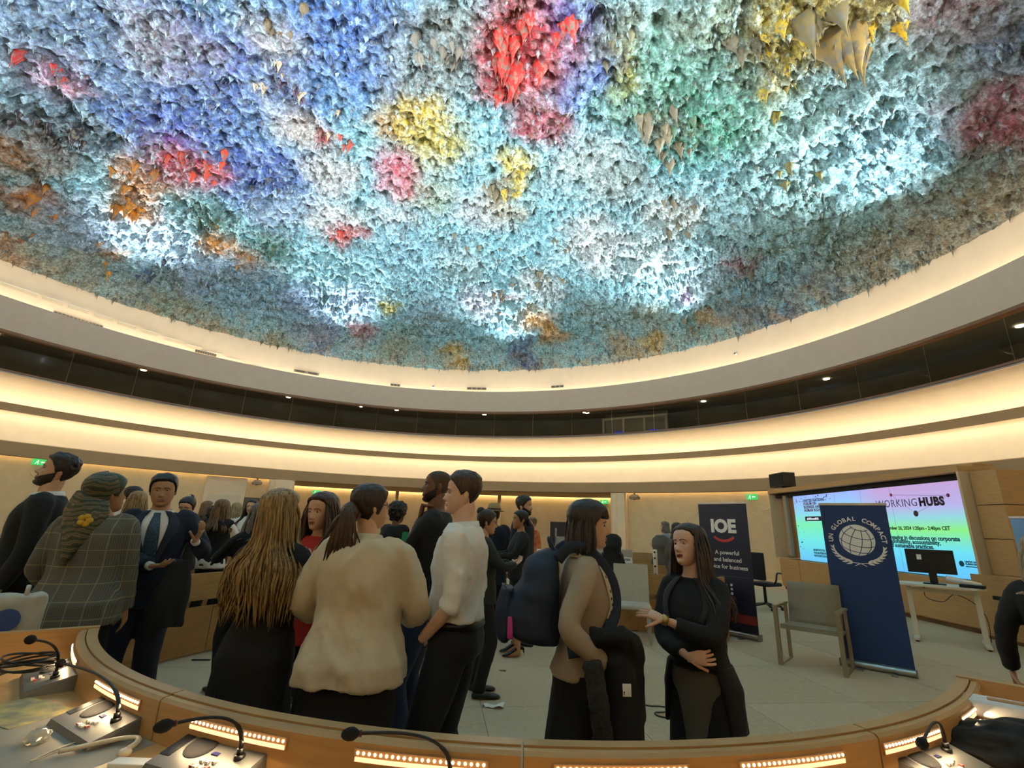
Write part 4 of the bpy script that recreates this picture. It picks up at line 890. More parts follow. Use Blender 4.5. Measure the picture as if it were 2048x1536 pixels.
Buf().bbox(-.30, .30, -.02, .02, .16, .52, .01).build('panel', M_BLACK, e, False); Buf().bbox(-.05, .05, -.05, -.015, .02, .36, .006).build('stand', M_BLACK, e, False); Buf().bbox(-.14, .14, -.12, .1, 0, .02, .006).build('base', M_BLACK, e, False); Buf().box(-.16, -.10, -.022, -.02, .36, .44).build('sticker', M_PAPER, e, False)
e = empty('rolled_paper', (7.06, 7.80, .88), RAD(-25), 'white rolled paper tube leaning by the monitor', 'paper roll'); Buf().tube([(-.2, 0, .06), (.2, 0, -.02)], .04, 14).build('roll', M_PAPER, e)
o = Buf().bbox(-.14, .14, -.08, .08, 0, .05, .01).build('control_box', M_BLACK, None, False); o.location = (7.02, 7.62, .83); o.rotation_euler = (0,0,RAD(-52)); tag(o, 'low black device on the white table beside the monitor', 'device')
o = Buf().prism([(0,0),(.0,.5),(.9,.5),(.9,.0)], 0, .16).build('floor_step', mat('grey_step', '#8d8474', .8), None, False); o.location = (7.7, 7.55, 0); o.rotation_euler = (0, 0, RAD(-60)); tag(o, 'low grey step on the floor before the oak cabinet', 'step')
# ------------------------------------------------------------------ litter on the floor
def scrap(px, py, sx, sy, h, m, name, label, cat, seed, rot=0.0):
    p = gp(px, py, 0); bm = bmesh.new(); bmesh.ops.create_grid(bm, x_segments=9, y_segments=7, size=1)
    for v in bm.verts:
        n = mnoise.noise(Vector((v.co.x*1.3+seed, v.co.y*1.3, seed))); e_ = 1+.45*mnoise.noise(Vector((math.atan2(v.co.y, v.co.x)*1.2, seed, 0)))
        v.co = Vector((v.co.x*sx*e_, v.co.y*sy*e_, .003+h*(n+.5)*.8))
    g = bmesh.ops.extrude_face_region(bm, geom=bm.faces[:]); bmesh.ops.translate(bm, verts=[q for q in g['geom'] if isinstance(q, bmesh.types.BMVert)], vec=(0,0,-.002))
    me = bpy.data.meshes.new(name); bm.to_mesh(me); bm.free(); o = link(name, me, m, None, False); o.location = (p.x, p.y, 0); o.rotation_euler = (0,0,rot); return tag(o, label, cat)
scrap(988, 1414, .08, .045, .03, M_PAPER, 'crumpled_tissue', 'crumpled white tissue on the carpet right of the white shirt man', 'tissue', 3.3)
scrap(940, 1372, .085, .05, .004, M_BLACKM, 'tape_patch', 'torn black tape patch on the carpet beside the trousers', 'tape', 8.1)
scrap(1005, 1342, .035, .02, .004, mat('brown_tape', '#5a4630', .8), 'tape_patch', 'small brown tape scrap on the carpet in front of the high heels', 'tape', 5.2)
scrap(1275, 1358, .04, .015, .004, mat('brown_tape', '#5a4630', .8), 'tape_patch', 'small brown tape scrap on the carpet left of the woman in the blazer', 'tape', 6.6)
p = gp(1160, 1475, 0); e = empty('floor_box', (p.x, p.y, 0), RAD(8), 'open floor outlet box with a white tag at the backpack wearer\'s feet', 'floor box')
Buf().bbox(-.16, .16, -.12, .12, 0, .006, .002).build('lid', mat('beige_lid', '#a39a86', .6), e, False); Buf().box(-.12, .12, -.08, .08, .006, .008).build('socket_field', mat('dark_lid', '#6b6252', .7), e, False); Buf().box(.04, .12, -.05, .06, .008, .014).build('tag', M_PAPER, e, False)
p = gp(1257, 1412, 0); e = empty('power_adapter', (p.x, p.y, 0), RAD(-14), 'black power adapter with a curling cable on the carpet', 'adapter')
Buf().bbox(-.085, .085, -.04, .04, 0, .05, .008).build('brick', mat('slate_plastic', '#2b333c', .5), e, False); Buf().tube(smoothpath([(.08, 0, .025), (.14, .01, .02), (.2, .05, .006), (.28, .07, .006), (.36, .05, .006), (.30, -.06, .006), (.22, -.10, .006), (.24, -.17, .006), (.36, -.2, .006)]), .006, 6).build('cable', M_BLACK, e)
p = gp(402, 1321, 0); o = Buf().bbox(-.09, .09, -.012, .012, 0, .012, .004).build('marker_pen', M_BLACK, None, False); o.location = (p.x, p.y, 0); o.rotation_euler = (0,0,.15); tag(o, 'thin black pen on the carpet by the left desk', 'pen')

# ================================================================== people
def V3(*a): return np.array(a, float)
def unit(v): v = np.asarray(v, float); return v/(np.linalg.norm(v)+1e-9)
def remesh(buf, name, voxel, m, parent, smooth=3, dec=None, wrinkle=0.0, wscale=.10, seed=0, zs=1.0):
    me = buf.mesh(name); o = bpy.data.objects.new(name, me); TMP.collection.objects.link(o)
    md = o.modifiers.new('r', 'REMESH'); md.mode = 'VOXEL'; md.voxel_size = voxel
    if smooth: s = o.modifiers.new('s', 'SMOOTH'); s.factor = .5; s.iterations = smooth
    if dec: d = o.modifiers.new('d', 'DECIMATE'); d.ratio = dec
    TMP.view_layers[0].update(); dg = TMP.view_layers[0].depsgraph; m2 = bpy.data.meshes.new_from_object(o.evaluated_get(dg)); bpy.data.objects.remove(o); bpy.data.meshes.remove(me)
    if wrinkle:
        n = len(m2.vertices); co = np.empty(n*3); m2.vertices.foreach_get('co', co); co = co.reshape(-1, 3); no = np.empty(n*3); m2.vertices.foreach_get('normal', no); no = no.reshape(-1, 3)
        q = co/np.array([wscale, wscale, wscale*zs]); off = Vector((seed*3.7, seed*1.3, seed))
        d = np.array([mnoise.ridged_multi_fractal(Vector(p)+off, 1.0, 2.0, 2, 1.0, 1.6)-1.0 for p in q])
        co = co+no*(d*wrinkle)[:, None]; m2.vertices.foreach_set('co', co.ravel()); m2.update()
    m2.materials.clear(); return link(name, m2, m, parent)

# ---- head surface: lofted sections in head units (chin 0, crown 1), +y is the face
HZ = np.array([-.02, .0, .05, .12, .20, .28, .36, .45, .55, .65, .75, .84, .91, .96, .99, 1.0])
HW = np.array([.06, .12, .185, .235, .27, .295, .312, .325, .333, .338, .332, .305, .25, .18, .09, .01])
HF = np.array([.30, .35, .395, .405, .405, .405, .40, .395, .395, .405, .395, .345, .265, .175, .08, .01])
HB = np.array([.12, .08, .02, -.06, -.15, -.23, -.30, -.36, -.405, -.43, -.43, -.395, -.325, -.235, -.12, -.01])
NA, NZ_ = 64, 56
def head_grid(female=False, jaw=1.0, nose=1.0, off=None):
    zz = np.concatenate([np.linspace(-.02, .9, 44), np.linspace(.915, 1.0, 12)]); A = np.linspace(0, 2*np.pi, NA, endpoint=False)   # angle 0 = face, + to the right
    w = np.interp(zz, HZ, HW); f = np.interp(zz, HZ, HF); bk = np.interp(zz, HZ, HB)
    if female: w = w*np.interp(zz, [0, .3, .6], [.88, .93, 1.0])
    w = w*np.interp(zz, [0, .25, .5], [jaw, jaw, 1.0])
    G_ = np.zeros((len(zz), NA, 3))
    for i, z in enumerate(zz):
        mid = (f[i]+bk[i])*.5*.35; s, c = np.sin(A), np.cos(A); e = 2/2.35
        x = np.sign(s)*np.abs(s)**e*w[i]; y = np.where(c > 0, mid+np.abs(c)**e*(f[i]-mid), mid-np.abs(c)**e*(mid-bk[i]))
        G_[i] = np.c_[x, y, np.full(NA, z)]
    X, Y, Z = G_[..., 0], G_[..., 1], G_[..., 2]; fr = (Y > .1)
    dy = np.zeros_like(X)
    A_ = np.interp(Z, [.285, .31, .345, .40, .50, .56], [0, .075, .125, .085, .03, .0])*nose
    wn = np.interp(Z, [.29, .33, .40, .55], [.075, .062, .042, .036]); dy += A_*np.exp(-(X/wn)**2)
    for sx in (-1, 1):
        dy -= .05*np.exp(-((X-sx*.135)/.075)**2-((Z-.505)/.045)**2)
        dy += .018*np.exp(-((X-sx*.13)/.10)**2-((Z-.585)/.03)**2)
        dy += .018*np.exp(-((X-sx*.19)/.07)**2-((Z-.40)/.07)**2)
    dy += .03*np.exp(-(X/.085)**2)*(np.exp(-((Z-.232)/.016)**2)+1.05*np.exp(-((Z-.188)/.020)**2))
    dy -= .018*np.exp(-(X/.10)**2-((Z-.14)/.025)**2); dy += .02*np.exp(-(X/.08)**2-((Z-.06)/.04)**2)
    G_[..., 1] += dy*fr
    return G_
def grid_faces(nr, na, keep=None):
    f = []
    for i in range(nr-1):
        for j in range(na):
            q = (i*na+j, i*na+(j+1) % na, (i+1)*na+(j+1) % na, (i+1)*na+j)
            if keep is None or keep[i, j] or keep[i, (j+1) % na] or keep[i+1, (j+1) % na] or keep[i+1, j]: f.append(q)
    return f
def shell(G_, thick, lo=-.012):      # cover that follows the head: thick (head units) where positive, tucked under the skin elsewhere
    c = np.array([0, -.02, .52]); d = G_-c; d = d/np.linalg.norm(d, axis=2, keepdims=True)
    t = np.where(thick > 0, thick, lo); return G_+d*t[..., None], thick > 0

def hand(b, W, d, n, side, k=1.0, curl=.35, spread=1.0, point=False, fing=True):
    d = unit(d); n = unit(np.asarray(n, float)-d*(np.asarray(n, float)@d)); l = unit(np.cross(n, d))*side      # l: towards the thumb
    if not fing:
        b.tube([W, W+d*.05*k, W+d*.10*k, W+d*.15*k+n*.02, W+d*.17*k+n*.03], [(.026*k, .016*k), (.038*k, .017*k), (.038*k, .015*k), (.03*k, .012*k), (.012*k, .008*k)], 8, up=n); return
    rings = []
    for t, hw, hd in ((-.01, .024, .017), (.02, .030, .016), (.05, .038, .0155), (.08, .040, .014), (.092, .038, .012)):
        a = np.linspace(0, 2*np.pi, 12, endpoint=False); rings.append(W+d*t*k+np.outer(np.cos(a)*hw*k, l)+np.outer(np.sin(a)*hd*k, n))
    b.loft(rings)
    for i, L_ in enumerate((.072, .080, .074, .058)):
        p = W+d*.086*k+l*(.030-.0195*i)*k; dd = unit(d+l*(.14-.09*i)*spread); c_ = curl*(1+.12*i)
        if point: c_ = .06 if i == 0 else 1.15
        pts = [p-dd*.02*k, p]; rad = [.0090*k, .0088*k]
        for s, fr in enumerate((.45, .32, .23)):
            ax = np.cross(dd, n); a = c_*(1.0, .95, .6)[s]; dd = unit(dd*math.cos(a)+n*math.sin(a)*1.0); p = p+dd*L_*fr*k; pts.append(p); rad.append((.0084, .0076, .0064)[s]*k)
            n_ = n
        b.tube(pts, rad, 8, up=n)
    p = W+d*.022*k+l*.024*k; dd = unit(d*.62+l*.72+n*.35); pts = [p-dd*.015*k, p]; rad = [.013*k, .0125*k]
    for L_, a in ((.036, .25), (.03, .3), (.024, .2)):
        dd = unit(dd+d*a*.6+n*.18); p = p+dd*L_*k; pts.append(p); rad.append(.0105*k if L_ > .03 else .0085*k)
    b.tube(pts, rad, 8, up=n)
def ik(S, T, l1, l2, pole):
    D = T-S; d = min(np.linalg.norm(D), (l1+l2)*.998); u = unit(D); a = math.acos(max(-1, min(1, (l1*l1+d*d-l2*l2)/(2*l1*d))))
    p = np.asarray(pole, float); p = unit(p-u*(p@u)); return S+u*math.cos(a)*l1+p*math.sin(a)*l1, S+u*d

MALE = np.array([[.47,.080,.058,-.004],[.50,.092,.066,-.006],[.53,.097,.070,-.006],[.57,.092,.066,.0],[.62,.086,.060,.002],[.67,.090,.062,.002],[.72,.099,.067,.0],[.765,.104,.068,-.003],[.795,.102,.061,-.006],[.818,.082,.049,-.010],[.836,.050,.040,-.010],[.848,.036,.036,-.004]])
FEM = np.array([[.47,.086,.064,-.006],[.50,.098,.070,-.010],[.53,.101,.072,-.010],[.57,.091,.064,-.002],[.62,.076,.055,.002],[.67,.080,.058,.006],[.72,.090,.071,.012],[.765,.093,.064,.002],[.795,.090,.054,-.004],[.818,.070,.043,-.008],[.836,.042,.036,-.008],[.848,.031,.032,-.004]])
SKIN = {'fair': '#d6a88c', 'light': '#ca9a78', 'tan': '#a87650', 'brown': '#6d452e', 'olive': '#b0835e'}
def skin(k): return mat('skin_'+k, SKIN[k], .5, var=.05, vscale=14, bump=.03, bscale=200)

class Person:
    def __init__(s, loc, yaw, H, label, sex='m', skin_='light', lean=(0, 0), girth=1.0, near=True, head=(0, 0, 0), arms=None, feet=None, group=None, hh=None, tilt=0, drop=0.0):
        s.drop = drop
        s.H, s.sex, s.near, s.lean, s.g = H, sex, near, np.array(lean, float), girth
        s.e = empty('person', (loc[0], loc[1], 0), RAD(yaw), label, 'person', group)
        s.skin = skin(skin_); s.T = (MALE if sex == 'm' else FEM); s.head = head; s.vox = .0065 if near else .012
        s.sw = (.112 if sex == 'm' else .098)*H*min(girth, 1.12); s.hw = (.050 if sex == 'm' else .052)*H; s.hh = (hh if hh else .132)*H if (hh is None or hh < 1) else hh
        s.bend = tilt
        arms = arms or {}; s.arm = {}
        for sd, nm in ((-1, 'L'), (1, 'R')):
            a = dict(arms.get(nm, {})); S = s.sp(V3(sd*s.sw, -.006*H, .808*H)); l1, l2 = .168*H, .150*H
            w = a.get('wrist'); T = s.sp(V3(sd*(s.sw+.035*H), .02*H, .50*H)) if w is None else V3(*w)
            E, Wr = ik(S, T, l1, l2, a.get('pole', (sd*.35, -1, -.1)))
            s.arm[sd] = dict(S=S, E=E, W=Wr, d=a.get('d', unit(Wr-E)), n=a.get('n', (-sd, 0, 0)), curl=a.get('curl', .32), hand=a.get('hand', True), point=a.get('point', False), spread=a.get('spread', 1.0))
        f = feet or [(-1.25, .0), (1.25, .0)]; s.leg = {}
        for sd, (fx, fy) in zip((-1, 1), f):
            Hp = V3(sd*s.hw, -.004*H, .515*H-drop); A = V3(abs(fx)*s.hw*sd if abs(fx) > .2 else fx, fy, .045*H); K, A = ik(Hp, A, .25*H, .235*H, (0, 1, 0)); s.leg[sd] = (Hp, K, A)
    def sp(s, p):            # spine lean: shear above the hips
        p = np.array(p, float); t = np.clip((p[..., 2]-.53*s.H)/(.30*s.H), 0, 1.6)
        p = p.copy(); p[..., 2] -= s.drop; p[..., 0] += s.lean[0]*t; p[..., 1] += s.lean[1]*t; return p
    def prof(s, z): 
        t = s.T; return [np.interp(z/s.H, t[:, 0], t[:, i])*s.H*(s.g if i < 3 else 1) for i in (1, 2, 3)]
    def ring(s, z, e=0.0, n=28, ex=2.5, fx=1.0, fy=1.0, dy=0.0):
        rx, ry, oy = s.prof(z); a = np.linspace(0, 2*np.pi, n, endpoint=False); c, q = np.cos(a), np.sin(a)
        p = np.c_[np.sign(q)*np.abs(q)**(2/ex)*(rx*fx+e), oy+dy+np.sign(c)*np.abs(c)**(2/ex)*(ry*fy+e), np.full(n, z)]; return s.sp(p)
    def pt(s, ang, z, e=0.0, ex=2.5, fx=1.0, fy=1.0):
        rx, ry, oy = s.prof(z); c, q = math.cos(ang), math.sin(ang)
        return s.sp(V3(math.copysign(abs(q)**(2/ex), q)*(rx*fx+e), oy+math.copysign(abs(c)**(2/ex), c)*(ry*fy+e), z))
    # ---- head transform
    def hm(s):
        yaw, pitch, roll = [RAD(v) for v in s.head]; k = s.hh; H = s.H
        nk = s.sp(V3(0, .0, .862*H)); chin = V3(0, .006*H, H-k)
        base = Matrix.Translation(Vector(s.sp(V3(0, .004*H, .875*H)))) @ Matrix.Rotation(yaw, 4, 'Z') @ Matrix.Rotation(roll, 4, 'Y') @ Matrix.Rotation(pitch, 4, 'X')
        return np.array(base @ Matrix.Translation((0, .0, -(.875*H-(H-k)))) @ Matrix.Diagonal((k, k, k, 1)))
    def hx(s, P): P = np.asarray(P, float); sh = P.shape; q = P.reshape(-1, 3); return (np.c_[q, np.ones(len(q))] @ s.hm().T)[:, :3].reshape(sh)
    def build_body(s, ears=True, jaw=1.0, nose=1.0, bare=(.0, .0)):
        H, b, ex = s.H, Buf(), Buf(); g = s.g
        b.loft([s.ring(z*H, -.014 if z < .83 else 0.0) for z in s.T[:, 0]])
        b.tube([s.sp(V3(0, -.006*H, .83*H)), s.sp(V3(0, -.002*H, .86*H)), s.hx(V3(0, -.06, .16)), s.hx(V3(0, -.06, .34))], [q*H*(1 if s.sex == 'm' else .86) for q in (.036, .034, .0345, .03)], 16)
        s.G = head_grid(s.sex == 'f', jaw, nose); hv = s.hx(s.G); nr = hv.shape[0]
        f = grid_faces(nr, NA); f.append(tuple(range(NA-1, -1, -1))); f.append(tuple((nr-1)*NA+j for j in range(NA))); ex.add(hv.reshape(-1, 3), f)
        if ears:
            for sx in (-1, 1):
                M = np.array(Matrix.Rotation(sx*.35, 3, 'Z') @ Matrix.Rotation(-.15, 3, 'X'))
                q = Buf().ball((0,0,0), (.035, .075, .125), 10, 8, M); ex.add(s.hx(np.concatenate(q.v)+V3(sx*.335, -.05, .47)), q.f)
        for sd in (-1, 1):
            a = s.arm[sd]; S, E, W = a['S'], a['E'], a['W']; m1, m2 = S*.5+E*.5, E*.6+W*.4; r = H*g**.5*(1 if s.sex == 'm' else .88)
            b.tube([S+V3(-sd*.03*H, 0, .006*H), S, m1, E, m2, W], [.016*r, .021*r, .023*r, .0205*r, .021*r, .0145*r], 12)
            if a['hand']: hand(ex, W, a['d'], a['n'], sd*1, H/1.75*(1 if s.sex == 'm' else .9), a['curl'], a['spread'], a['point'], s.near or True)
            Hp, K, A = s.leg[sd]; r = H*(1 if s.sex == 'm' else .95)*g**.5
            b.tube([Hp+V3(0, 0, .02*H), Hp*.6+K*.4, K, K*.65+A*.35+V3(0, -.010*H, 0), A, A-V3(0, 0, .02*H)], [.054*r, .046*r, .032*r, .033*r, .021*r, .022*r], 12)
            b.tube([A+V3(0, -.02*H, -.026*H), A+V3(0, .03*H, -.024*H), A+V3(0, .09*H, -.034*H)], [.02*H, .022*H, .014*H], 8)
        tmp = remesh(b, 'body', .013 if s.near else .02, s.skin, None, 3); me = tmp.data; nv = len(me.vertices); co = np.empty(nv*3); me.vertices.foreach_get('co', co)
        fs = [tuple(q.vertices) for q in me.polygons]; bpy.data.objects.remove(tmp); bpy.data.meshes.remove(me)
        s.body = Buf().add(co.reshape(-1, 3), fs).add(np.concatenate(ex.v), ex.f).build('body', s.skin, s.e); return s
    def eyes(s, brow='#2a1c12', lips='#9c5a4c', open_=1.0):
        if not s.near and s.sex == 'x': return s
        G_ = s.G
        for sx in (-1, 1):
            c = s.hx(V3(sx*.135, .312, .505)); r = .050*s.hh
            eb = Buf().ball((0,0,0), (r, r, r*.72), 12, 8).xf(Matrix.Translation(Vector(c))); o = eb.build('eye', mat('eye_white', '#b9aea2', .25), s.e)
            p = s.hx(V3(sx*.135, .357, .505)); Buf().ball((0,0,0), .022*s.hh, 8, 6).xf(Matrix.Translation(Vector(p))).build('iris', mat('eye_dark', '#1a100b', .2), o)
        X, Y, Z = G_[..., 0], G_[..., 1], G_[..., 2]
        zc = .582+.10*np.abs(X)-.9*np.maximum(0, np.abs(X)-.14)**1.3; m = (Y > .1)*(np.abs(np.abs(X)-.14) < .085)*np.exp(-((Z-zc)/.016)**2)
        Gd = s.dense(); X, Y, Z = Gd[..., 0], Gd[..., 1], Gd[..., 2]
        zc = .578+.14*np.minimum(np.abs(X), .15)-.5*np.maximum(0, np.abs(X)-.15); t = .008-.007*np.clip((np.abs(X)-.1)/.13, 0, 1)
        self_m = np.where((Y > .05) & (np.abs(X) > .045) & (np.abs(X) < .225) & (np.abs(Z-zc) < t+.004), .008, -1.0)
        s._patch('eyebrows', Gd, self_m, mat('hair_'+brow, brow, .7))
        m = np.where((Y > .2) & (np.abs(X) < .105) & (np.abs(Z-.210) < .044*np.sqrt(np.maximum(0, 1-(X/.108)**2))+.003), .008, -1.0)
        s._patch('lips', Gd, m, mat('lips_'+lips, lips, .45)); return s
    def dense(s):
        if not s.near: return s.G
        if not hasattr(s, '_d'):
            G_ = s.G; q = G_
            for ax, wrap in ((0, False), (1, True)):
                n = q.shape[ax]; nxt = np.roll(q, -1, ax); mid = (q+nxt)/2
                out = np.empty(tuple(v*2 if i == ax else v for i, v in enumerate(q.shape)))
                if ax == 0: out[0::2] = q; out[1::2] = mid; out = out[:-1]
                else: out[:, 0::2] = q; out[:, 1::2] = mid
                q = out
            s._d = q
        return s._d
    def _patch(s, name, G_, thick, m, parent=None, lo=-.01, noise=0.0, nscale=9):
        keep = thick > 0
        if not keep.any(): return None
        if noise: 
            q = G_.reshape(-1, 3)*nscale; nn = np.array([mnoise.noise(Vector(p)) for p in q]).reshape(thick.shape); thick = np.where(keep, np.maximum(thick*(1+noise*nn), .003), thick)
        P, k = shell(G_, thick, lo); hv = s.hx(P); f = grid_faces(P.shape[0], P.shape[1], k)
        if k[-1].any(): f.append(tuple((P.shape[0]-1)*P.shape[1]+j for j in range(P.shape[1])))
        used = np.unique(np.concatenate([np.array(q) for q in f])); mp = -np.ones(P.shape[0]*P.shape[1], int); mp[used] = np.arange(len(used))
        b = Buf().add(hv.reshape(-1, 3)[used], [tuple(int(mp[i]) for i in q) for q in f]); return b.build(name, m, parent or s.e)
    def hairline(s, front=.80, temple=.56, nape=.20, side=.33):
        """signed mask of the scalp in the head grid: positive where hair grows"""
        Gd = s.dense(); X, Y, Z = Gd[..., 0], Gd[..., 1], Gd[..., 2]; A = np.abs(np.arctan2(X, Y))    # 0 face .. pi back
        lim = np.interp(A, [0, .35, .75, 1.15, 1.35, 1.75, 2.3, 3.15], [front, front, (front+temple)/2+.04, temple-.04, side, side+.08, nape+.02, nape]); return Gd, Z-lim
    def hair_cap(s, m, top=.06, sides=.035, noise=.5, name='hair', **kw):
        Gd, d = s.hairline(**kw); Z = Gd[..., 2]; t = np.interp(Z, [.3, .75, .95], [sides, (sides+top)/2, top])*np.clip(d/.05+.25, .12, 1); t = np.where(d > 0, t, -1); return s._patch(name, Gd, t, m, noise=noise)
    def beard(s, m, t=.018, top=.27):
        Gd = s.dense(); X, Y, Z = Gd[..., 0], Gd[..., 1], Gd[..., 2]; A = np.abs(np.arctan2(X, Y)); lim = np.interp(A, [0, .25, .5, 1.0, 1.45], [.16, .20, top-.02, top+.08, .44])
        k = (Z < lim) & (A < 1.5); mus = (np.abs(Z-.268) < .020) & (np.abs(X) < .13) & (Y > .2); return s._patch('beard', Gd, np.where(k, t, np.where(mus & (Y > .34), .009, -1.0)), m, noise=.5, nscale=14)
    def locks(s, m, n, length, r0=.014, amin=60, amax=180, z0=(.45, .95), wave=.02, vol=.03, seed=1, spread=1.0, name='hair_locks', taper=.25, segs=12, back=0.0, wfreq=2.2, clump=None):
        """hair that falls from the scalp over neck and shoulders"""
        R = random.Random(seed); b = Buf(); H = s.H; hm = s.hm(); zchin = s.hx(V3(0, 0, 0))[2]
        for i in range(n):
            A = RAD(R.uniform(amin, amax))*R.choice((-1, 1)); z = R.uniform(*z0); w, f, bk = [np.interp(z, HZ, q) for q in (HW, HF, HB)]
            L_ = length*R.uniform(.62, 1.05); ph = R.uniform(0, 6.28); vo = vol*R.uniform(.3, 1.0); path = []; rad = []
            for k in range(segs+1):
                t = k/segs
                if t < .35:
                    zz = z*(1-t/.35); ww, bb, ff = np.interp(max(zz, .30), HZ, HW), np.interp(max(zz, .36), HZ, HB), np.interp(zz, HZ, HF); e = .02+vo/s.hh*min(1, t/.2)
                    y = math.cos(A)*(ff if math.cos(A) > 0 else -bb)*1.0+math.cos(A)*e; x = math.sin(A)*(max(ww, .30)+e)
                    p = s.hx(V3(x, y, zz)); last = p
                else:
                    u = (t-.35)/.65; p = last.copy(); p[2] -= u*(L_+.0); 
                    dirv = unit(s.hx(V3(math.sin(A), math.cos(A), .0))-s.hx(V3(0, 0, .0))); z_ = p[2]
                    if z_ < .80*H:
                        rx, ry, oy = s.prof(max(z_, .5*H)); q = s.sp(V3(0, oy, z_)); v = p[:2]-q[:2]; a2 = math.atan2(v[0], v[1]); need = s.pt(a2, max(z_, .5*H), .028+vo*.5)[:2]-q[:2]
                        if np.linalg.norm(v) < np.linalg.norm(need): p[:2] = q[:2]+need
                    p[:2] += dirv[:2]*vo*.35*u*spread; p[1] += back*u
                sw = wave*t*math.sin(ph+wfreq*t*math.pi*2); path.append(p+V3(math.cos(A)*sw, math.sin(A)*sw, 0)); rad.append(r0*(.55+.45*math.sin(min(1, t*2.2)*1.57))*(1-taper*t)*(1 if k < segs else .3))
            for q in range(2): 
                P = np.array(path); P[1:-1] = (P[:-2]+2*P[1:-1]+P[2:])/4; path = list(P)
            b.tube(path, rad, 6, flat=.7)
        return b.build(name, m, s.e)
    # ---- clothes
    def top(s, m, name='shirt', hem=.50, e=.010, sleeve=1.0, cuff=0.0, flare=0.0, neck=.842, vox=None, wr=.004, sl=.011, hem_e=None, shoulder=1.0, wscale=.09, zs=1.3, fy=1.0, rolled=False, smooth=3):
        H, b = s.H, Buf(); z0, z1 = hem*H, neck*H; rings = []
        for z in np.linspace(z0, z1, 22):
            u = (z-z0)/(z1-z0); ee = e+flare*(1-u)**2; zz = max(z, .47*H) if hem < .47 else z
            r = s.ring(max(z, .505*H) if z < .505*H else z, ee); r[:, 2] = z; rings.append(r)
        b.loft(rings)
        for sd in (-1, 1):
            a = s.arm[sd]; S, E, W = a['S'], a['E'], a['W']; r = H*s.g**.5*(1 if s.sex == 'm' else .88); P = [S+V3(-sd*.05*H, 0, .008*H), S+V3(-sd*.01*H, 0, .004*H), S*.5+E*.5, E, E*.6+W*.4, W+unit(W-E)*.005]; Rr = [.027*r+e*.8, .0295*r+e*.8*shoulder, .027*r+sl*.8, .0235*r+sl*.8, .0225*r+sl*.75, .0165*r+sl*.7]
            tl = [0, .02, .25, .52, .72, 1.0]; keep = [i for i in range(6) if tl[i] < sleeve-1e-3]; pp = [P[i] for i in keep]; rr_ = [Rr[i] for i in keep]
            i = keep[-1]; f = (sleeve-tl[i])/(tl[i+1]-tl[i]) if i < 5 else 0
            if i < 5: pp.append(P[i]*(1-f)+P[i+1]*f); rr_.append(Rr[i]*(1-f)+Rr[i+1]*f)
            q = []; qr = []
            for j in range(len(pp)-1):
                for t in (0, .33, .66): q.append(pp[j]*(1-t)+pp[j+1]*t); qr.append(rr_[j]*(1-t)+rr_[j+1]*t)
            q.append(pp[-1]); qr.append(rr_[-1]); Q = np.array(q)
            for _ in range(2): Q[1:-1] = (Q[:-2]+2*Q[1:-1]+Q[2:])/4
            b.tube(Q, qr, 14)
            if rolled: u_ = unit(Q[-1]-Q[-2]); b.tube([Q[-1]-u_*.05, Q[-1]-u_*.045, Q[-1]-u_*.002, Q[-1]+u_*.004], [qr[-1], qr[-1]+.008, qr[-1]+.008, qr[-1]], 14)
        return remesh(b, name, vox or (.011 if s.near else .021), m, s.e, smooth, None, wr, wscale, sum(map(ord, name)) % 17+s.H*10, zs)
    def trousers(s, m, e=.012, waist=.60, leg_e=.016, name='trousers', hem=.03, wr=.004, wide=1.0):
        H, b = s.H, Buf(); b.loft([s.ring(z, e) for z in np.linspace(.475*H, waist*H, 10)])
        for sd in (-1, 1):
            Hp, K, A = s.leg[sd]; r = H*s.g**.5*(1 if s.sex == 'm' else .95); A2 = A*1.0; A2[2] = hem*H
            b.tube([Hp+V3(0, 0, .03*H), Hp*.6+K*.4, K, K*.6+A*.4+V3(0, -.006*H, 0), A+V3(0, 0, .02*H), A2], [.055*r+leg_e*.6, .047*r+leg_e, .035*r+leg_e*wide, .034*r+leg_e*wide, .027*r+leg_e*wide*1.1, .027*r+leg_e*wide*1.2], 16)
        return remesh(b, name, .015 if s.near else .028, m, s.e, 3, None, wr, .11, 3+s.H*7, 1.6)
    def skirt(s, m, waist=.60, hem=.28, e=.014, flare=.05, name='skirt', wr=.006, fy=1.0, vox=None, zs=5.0):
        H, b = s.H, Buf(); rings = []
        mid = (s.leg[-1][2]+s.leg[1][2])/2
        for z in np.linspace(hem*H, waist*H, 20):
            u = np.clip((.50*H-z)/(.50*H-hem*H), 0, 1); r = s.ring(max(z, .505*H), e+flare*u, ex=2.2); r[:, 2] = z; r[:, :2] += mid[:2]*u*.5; rings.append(r)
        b.loft(rings); return remesh(b, name, vox or (.012 if s.near else .024), m, s.e, 3, None, wr, .09, 5+s.H*3, zs)
    def shoes(s, m, heel=0.0, k=1.0):
        H = s.H
        for sd in (-1, 1):
            A = s.leg[sd][2]; b = Buf(); x, y = A[0], A[1]; h = heel
            b.tube([(x, y-.045*H*.9, .028+h), (x, y-.02*H, .035+h*.95), (x, y+.03*H, .034+h*.6), (x, y+.075*H, .024+h*.12), (x, y+.112*H, .018), (x, y+.122*H, .016)], [(.018, .022), (.036, .032), (.040, .030), (.046, .024), (.036, .018), (.012, .010)] if not heel else [(.012, .016), (.028, .022), (.030, .020), (.038, .018), (.026, .014), (.006, .006)], 12, up=(0, 0, 1))
            if not heel: b.tube([(x, y-.01, .03), (x, y-.012, .05*H)], [.036, .034], 12)
            if heel: b.tube([(x, y-.045*H*.8, .03+h), (x, y-.05*H*.8, .0)], [.014, .005], 8)
            o = remesh(b, 'shoe', .009 if s.near else .014, m, s.e, 2)
